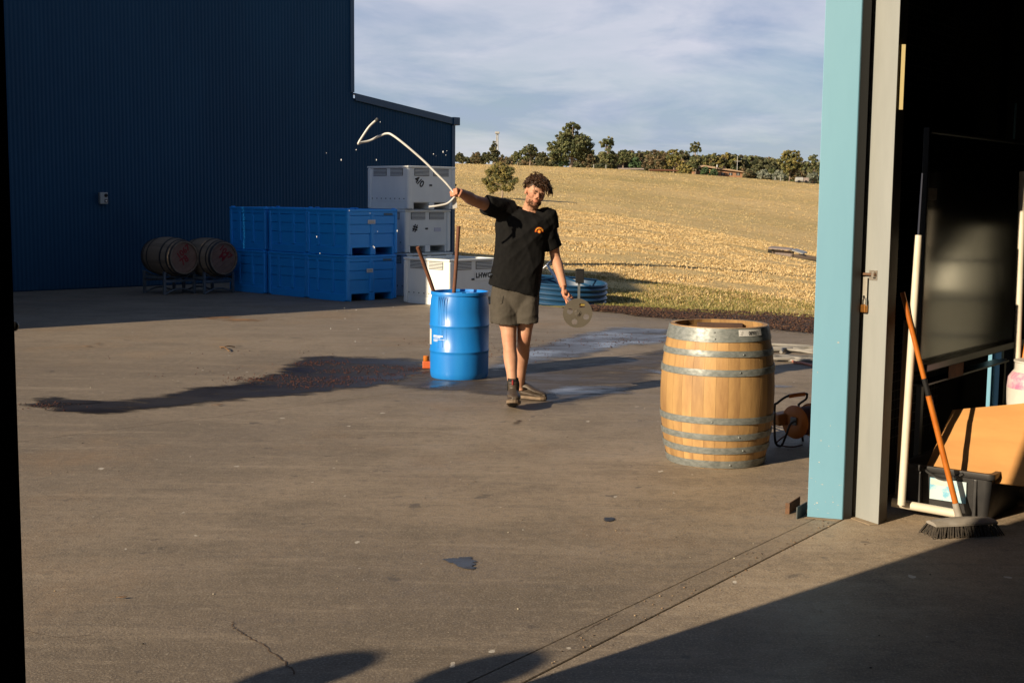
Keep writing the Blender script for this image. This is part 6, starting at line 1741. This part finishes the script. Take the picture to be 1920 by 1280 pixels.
# boots --------------------------------------------------------------
def boot(heel, yaw, pit, ank, bs=1.1):
    f = Vector((math.sin(yaw) * math.cos(pit), -math.cos(yaw) * math.cos(pit), math.sin(pit))); s = Vector((math.cos(yaw), math.sin(yaw), 0)); u = s.cross(f)
    if u.z < 0: u = -u
    mb = MB(); sec = [(-.01, .030, .05), (.02, .037, .085), (.07, .038, .105), (.12, .040, .095), (.17, .046, .072), (.22, .049, .056), (.26, .044, .045), (.285, .030, .034), (.297, .014, .022)]
    rings = []; sec = [(x * (bs + .9) / 2, w * bs, h * bs) for x, w, h in sec]
    for (x, w, h) in sec:
        c = heel + f * x; rr = []
        for j in range(16):
            th = 2 * math.pi * j / 16; ca, sa = math.cos(th), math.sin(th)
            z = .022 + h * (.5 + .5 * sa) if sa > -.6 else .022 + h * .08
            rr.append(c + s * (w * (1 if abs(ca) > .95 else math.copysign(abs(ca) ** .7, ca) if ca else 0)) + u * z)
        rings.append(rr)
    mb.loft(rings)
    tp = ank + Z_ * .075; mb.tube([heel + f * .045 + u * .05, (heel + f * .05 + u * .10), ank + Z_ * .03, tp], [.043, .046, .045, .048], 16)
    b_ = fuse(mb, 'boot', M_boot, man, .005, 3, .5)
    mb = MB(); out = []
    for (x, w) in ((-.014, .022), (-.006, .034), (.03, .041), (.08, .040), (.13, .042), (.18, .050), (.23, .053), (.27, .044), (.292, .028), (.303, .010)): out.append((x, w))
    out = [(x * (bs + .9) / 2, w * bs / 1.08) for x, w in out]
    poly = [(x, w) for x, w in out] + [(x, -w) for x, w in out[::-1]]
    lo_ = [heel + f * x + s * w + u * 0 for x, w in poly]; hi_ = [heel + f * x + s * w + u * .026 for x, w in poly]
    mb.loft([lo_, hi_]); mb.build('sole', M_sole, b_, bevel=.003)
    mb = MB()
    for q in range(9):
        x = .0 + q * .032; mb.hexa([heel + f*x - s*.03 - u*.004, heel + f*(x+.018) - s*.03 - u*.004, heel + f*(x+.018) + s*.03 - u*.004, heel + f*x + s*.03 - u*.004], [heel + f*x - s*.03 + u*.001, heel + f*(x+.018) - s*.03 + u*.001, heel + f*(x+.018) + s*.03 + u*.001, heel + f*x + s*.03 + u*.001])
    mb.build('tread', M_mark, b_)
    # elastic gusset and sock cuff
    for sg in (-1, 1):
        mb = MB(); mb.ell(ank + Z_ * .035 + s * (.045 * sg), (.008, .022, .045), None, 10, 8); mb.build('elastic_gusset', M_sock, b_, smooth=60)
    mb = MB(); mb.tube([tp - Z_ * .02, tp + Z_ * .025], [.047, .044], 16, caps=False); mb.build('sock', M_sock, man, smooth=60)
    mb = MB(); mb.box((-.006, -.004, -.02), (.006, .0, .02), Matrix.Translation(tp + Vector((-.006, -.049, -.005)))); mb.build('pull_tab', M_red, b_)
    return b_
hr = Vector((AR.x - .003, AR.y + .055, .006)); boot(hr, R(2), R(14), AR, 1.22)
hl_ = Vector((AL.x - .03, AL.y + .045, .004)); boot(hl_, R(58), R(1), AL)

# ------------------------------------------------------------------ hose in his raised hand
g0 = GR + O; sR = kR[3]
if sR.z < 0: sR = -sR
HD_ = (g0.y)
def hq(px, py, d=0): return P(px, py, HD_ + d)
hp_pts = [hq(707, 224, -.05), hq(693, 237, -.06), hq(681, 254, -.07), hq(672, 269, -.08), hq(677, 267.5, -.04), hq(693, 264, 0), hq(710, 256, .02), hq(726, 250.5, .02), hq(738, 255, 0), hq(764, 275, -.02), hq(796, 303, -.02), hq(820, 327, -.02), hq(838, 345, -.015), g0, hq(849, 373, -.015), hq(838, 382, -.03), hq(820, 386, -.05), hq(804, 388, -.06)]
ht = thing('white_hose', 'thin white hose whipping through the air from his raised fist', 'hose', g0)
MB().tube(smoothpath(hp_pts, 6), .0088, 9).build('hose', M_hose, ht, world=True, smooth=60)
mb = MB(); mb.tube([hp_pts[0] + Vector((.006, 0, .006)), hp_pts[0] + Vector((-.012, 0, -.014))], .0125, 8); mb.build('cut_end', M_vent, ht, world=True)
a = g0 - sR * .05 + Vector((.02, -.02, -.01))
mb = MB(); q = [a, a + Vector((.035, .005, .0)), a + Vector((.042, .0, -.075)), a + Vector((.008, -.01, -.085))]
mb.hexa(q, [p + Vector((0, .004, 0)) for p in q]); mb.build('paper_tag', M_paper, ht, world=True)
dp = [(813, 289), (831, 285), (838, 283), (836, 291), (706, 300), (818, 292), (694, 400), (708, 434), (745, 433), (702, 464), (646, 577), (668, 581), (647, 597), (620, 616), (672, 617), (666, 640), (713, 229), (668, 281), (640, 300), (612, 287), (700, 462), (655, 395), (594, 444), (600, 475)]
mb = MB()
for (px, py) in dp:
    p = P(px, py, random.uniform(9.8, 10.8)); r = random.uniform(.0022, .0052); mb.ell(p, (r, r, r * random.uniform(1, 2.2)), None, 6, 5)
o = mb.build('water_droplets', M_water, None, smooth=60); tag(o, 'bright water droplets flying through the air below the hose', kind='stuff')

# ------------------------------------------------------------------ plunger in his left hand
T_ = tT + O; Dk = tD + O
tl = thing('punch_down_tool', 'metal plunger with holed grey disc and T handle held in his left hand', 'plunger', Dk)
MB().tube([T_, Dk], .0125, 12).build('shaft', M_alu, tl, world=True, smooth=50)
dirb = (P(1040, 489, T_.y) - P(1011, 515, T_.y)).normalized()
MB().tube([T_ - dirb * .10, T_ + dirb * .10], .0125, 12).build('handle_bar', M_alu, tl, world=True, smooth=50)
dn = (Vector((0.0, 1, -.05)) * .75 + (T_ - Dk).normalized() * .25).normalized()
dx = Vector((1, 0, 0)); dx = (dx - dn * dx.dot(dn)).normalized(); dy = dn.cross(dx); dy = dy if dy.z > 0 else -dy
rD = 27.8 / FPX * Dk.y; kD = Dk.y / FPX
bm = bmesh.new()
def circ(cx_, cy_, r, n=28): return [(cx_ + r * math.cos(2*math.pi*i/n), cy_ + r * math.sin(2*math.pi*i/n)) for i in range(n)]
loops = [circ(0, 0, rD, 56)] + [circ((hx - 1083) * kD, (587 - hy) * kD, 5.6 * kD, 20) for hx, hy in ((1068.5, 583.5), (1099.5, 594), (1077.5, 603.5))]
qx, qy, qw, qh = 8.2 * kD, (587 - 572.5) * kD, 5.0 * kD, 3.9 * kD
loops.append([(qx - qw, qy - qh), (qx + qw, qy - qh), (qx + qw, qy + qh), (qx - qw, qy + qh)])
es = []
for lp in loops:
    vs = [bm.verts.new(Dk - O * 0 + dx * x + dy * y) for x, y in lp]
    for i in range(len(vs)): es.append(bm.edges.new((vs[i], vs[(i+1) % len(vs)])))
r_ = bmesh.ops.triangle_fill(bm, use_beauty=True, use_dissolve=False, edges=es)
hol = [((hx - 1083) * kD, (587 - hy) * kD) for hx, hy in ((1068.5, 583.5), (1099.5, 594), (1077.5, 603.5))]
bad = []
for f in bm.faces:
    c_ = f.calc_center_median() - Dk; x_, y_ = c_.dot(dx), c_.dot(dy)
    if any((x_ - a_) ** 2 + (y_ - b_2) ** 2 < (5.4 * kD) ** 2 for a_, b_2 in hol) or (abs(x_ - qx) < qw * .99 and abs(y_ - qy) < qh * .99): bad.append(f)
bmesh.ops.delete(bm, geom=bad, context='FACES_ONLY')
fc = [f for f in bm.faces]
ex = bmesh.ops.extrude_face_region(bm, geom=fc)
for v in [g for g in ex['geom'] if isinstance(g, bmesh.types.BMVert)]: v.co += dn * .006
bmesh.ops.recalc_face_normals(bm, faces=bm.faces)
Mi = XF[tl.name].inverted()
for v in bm.verts: v.co = Mi @ v.co
me = bpy.data.meshes.new('disc'); bm.to_mesh(me); bm.free(); me.materials.append(M_disc)
o = lk(bpy.data.objects.new('disc', me)); o.parent = tl
DM = Matrix((dx, dy, -dn)).transposed().to_4x4(); DM.translation = Dk
MB().lathe([(0, .012), (.012, .012), (.012, .006), (.026, .004), (.027, .0005), (0, .0005)], 20, DM).build('hub', mat('dark_hub', (.10,.09,.08), (.25,.22,.18), rough=.5, metal=.5, scale=60), tl, world=True, smooth=40)
MB().box((qx - qw, qy - qh * .2, .0005), (qx + qw, qy + qh * .9, .003), DM @ Matrix.Translation((0, 0, -.012))).build('sticker_tab', mat('dark_yellow_tab', (.35,.26,.05), rough=.6), tl, world=True)

# ------------------------------------------------------------------ two bystanders left of the frame (their shadows fall in view)
def bystander(label, sh_px, shirtcol, hgt):
    g = G(*sh_px); ln = (hgt - .11) / math.tan(SUN_EL)
    b_ = Vector((g.x - math.cos(SUN_AZ) * ln, g.y - math.sin(SUN_AZ) * ln, 0))
    t_ = thing('person', label, 'person', b_)
    f = hgt / 1.75
    def v(x, y, z): return Vector((x * f, y * f, z * f))
    mb = MB()
    mb.ell(v(0, 0, 1.63), (.078*f, .098*f, .118*f), None, 16, 12); mb.tube([v(0, 0, 1.40), v(0, 0, 1.57)], .058*f, 12)
    mb.loft([ering(v(0, 0, z), X_ * a * f, Y_ * b2 * f, 20, 2.3) for z, a, b2 in ((.80, .15, .11), (.95, .17, .12), (1.10, .15, .10), (1.30, .19, .115), (1.42, .16, .09), (1.47, .07, .06))])
    for s in (-1, 1):
        limb(mb, [v(s*.12, 0, 1.40), v(s*.19, 0, 1.38), v(s*.23, .02, 1.10), v(s*.22, -.10, .84)], [.06, .055, .043, .030])
        hand(mb, v(s*.22, -.10, .84), v(0, -.25, -.97), v(-s, -.2, 0), s, (.4, .5, .4))
        limb(mb, [v(s*.09, 0, .88), v(s*.10, -.01, .50), v(s*.10, .02, .30), v(s*.10, .02, .06)], [.09, .058, .055, .042]); mb.ell(v(s*.10, -.06, .04), (.045*f, .13*f, .04*f), None, 12, 8)
        mb.ell(v(s*.08, 0, 1.62), (.012*f, .02*f, .03*f), None, 8, 6)
    mb.ell(v(0, -.10, 1.61), (.014*f, .02*f, .022*f), None, 8, 6)
    b2 = fuse(mb, 'body', M_skin, t_, .007, 2)
    at_ = b2.data.color_attributes.new('tint', 'FLOAT_COLOR', 'POINT'); at_.data.foreach_set('color', np.ones(len(b2.data.vertices) * 4, np.float32))
    mb = MB(); mb.loft([ering(v(0, 0, z), X_ * a * f, Y_ * b3 * f, 22, 2.3) for z, a, b3 in ((.84, .195, .14), (1.0, .19, .135), (1.15, .18, .125), (1.33, .215, .13), (1.43, .17, .10), (1.485, .075, .07))])
    for s in (-1, 1): limb(mb, [v(s*.14, 0, 1.40), v(s*.20, 0, 1.37), v(s*.225, .01, 1.15)], [.075, .072, .062])
    fuse(mb, 'shirt', mat('bystander_shirt', shirtcol, rough=.9), t_, .010, 3)
    mb = MB(); mb.loft([ering(v(0, 0, z), X_ * a * f, Y_ * b3 * f, 20, 2.3) for z, a, b3 in ((.76, .165, .125), (.9, .178, .128), (.98, .175, .125))])
    for s in (-1, 1): limb(mb, [v(s*.09, 0, .86), v(s*.10, -.005, .50), v(s*.10, .02, .12)], [.10, .075, .065])
    fuse(mb, 'trousers', mat('bystander_trousers', (.05, .055, .075), rough=.9), t_, .010, 2)
    mb = MB(); mb.ell(v(0, .012, 1.655), (.128*f, .135*f, .125*f), None, 18, 12); mb.build('hair', M_hair, t_, smooth=60)
    return t_
bystander('bystander in a grey shirt standing outside the frame, casting the left head shadow', (552, 1270), (.25, .25, .27), 1.74)
bystander('bystander in a green shirt standing outside the frame, casting the right head shadow', (880, 1270), (.12, .18, .12), 1.72)
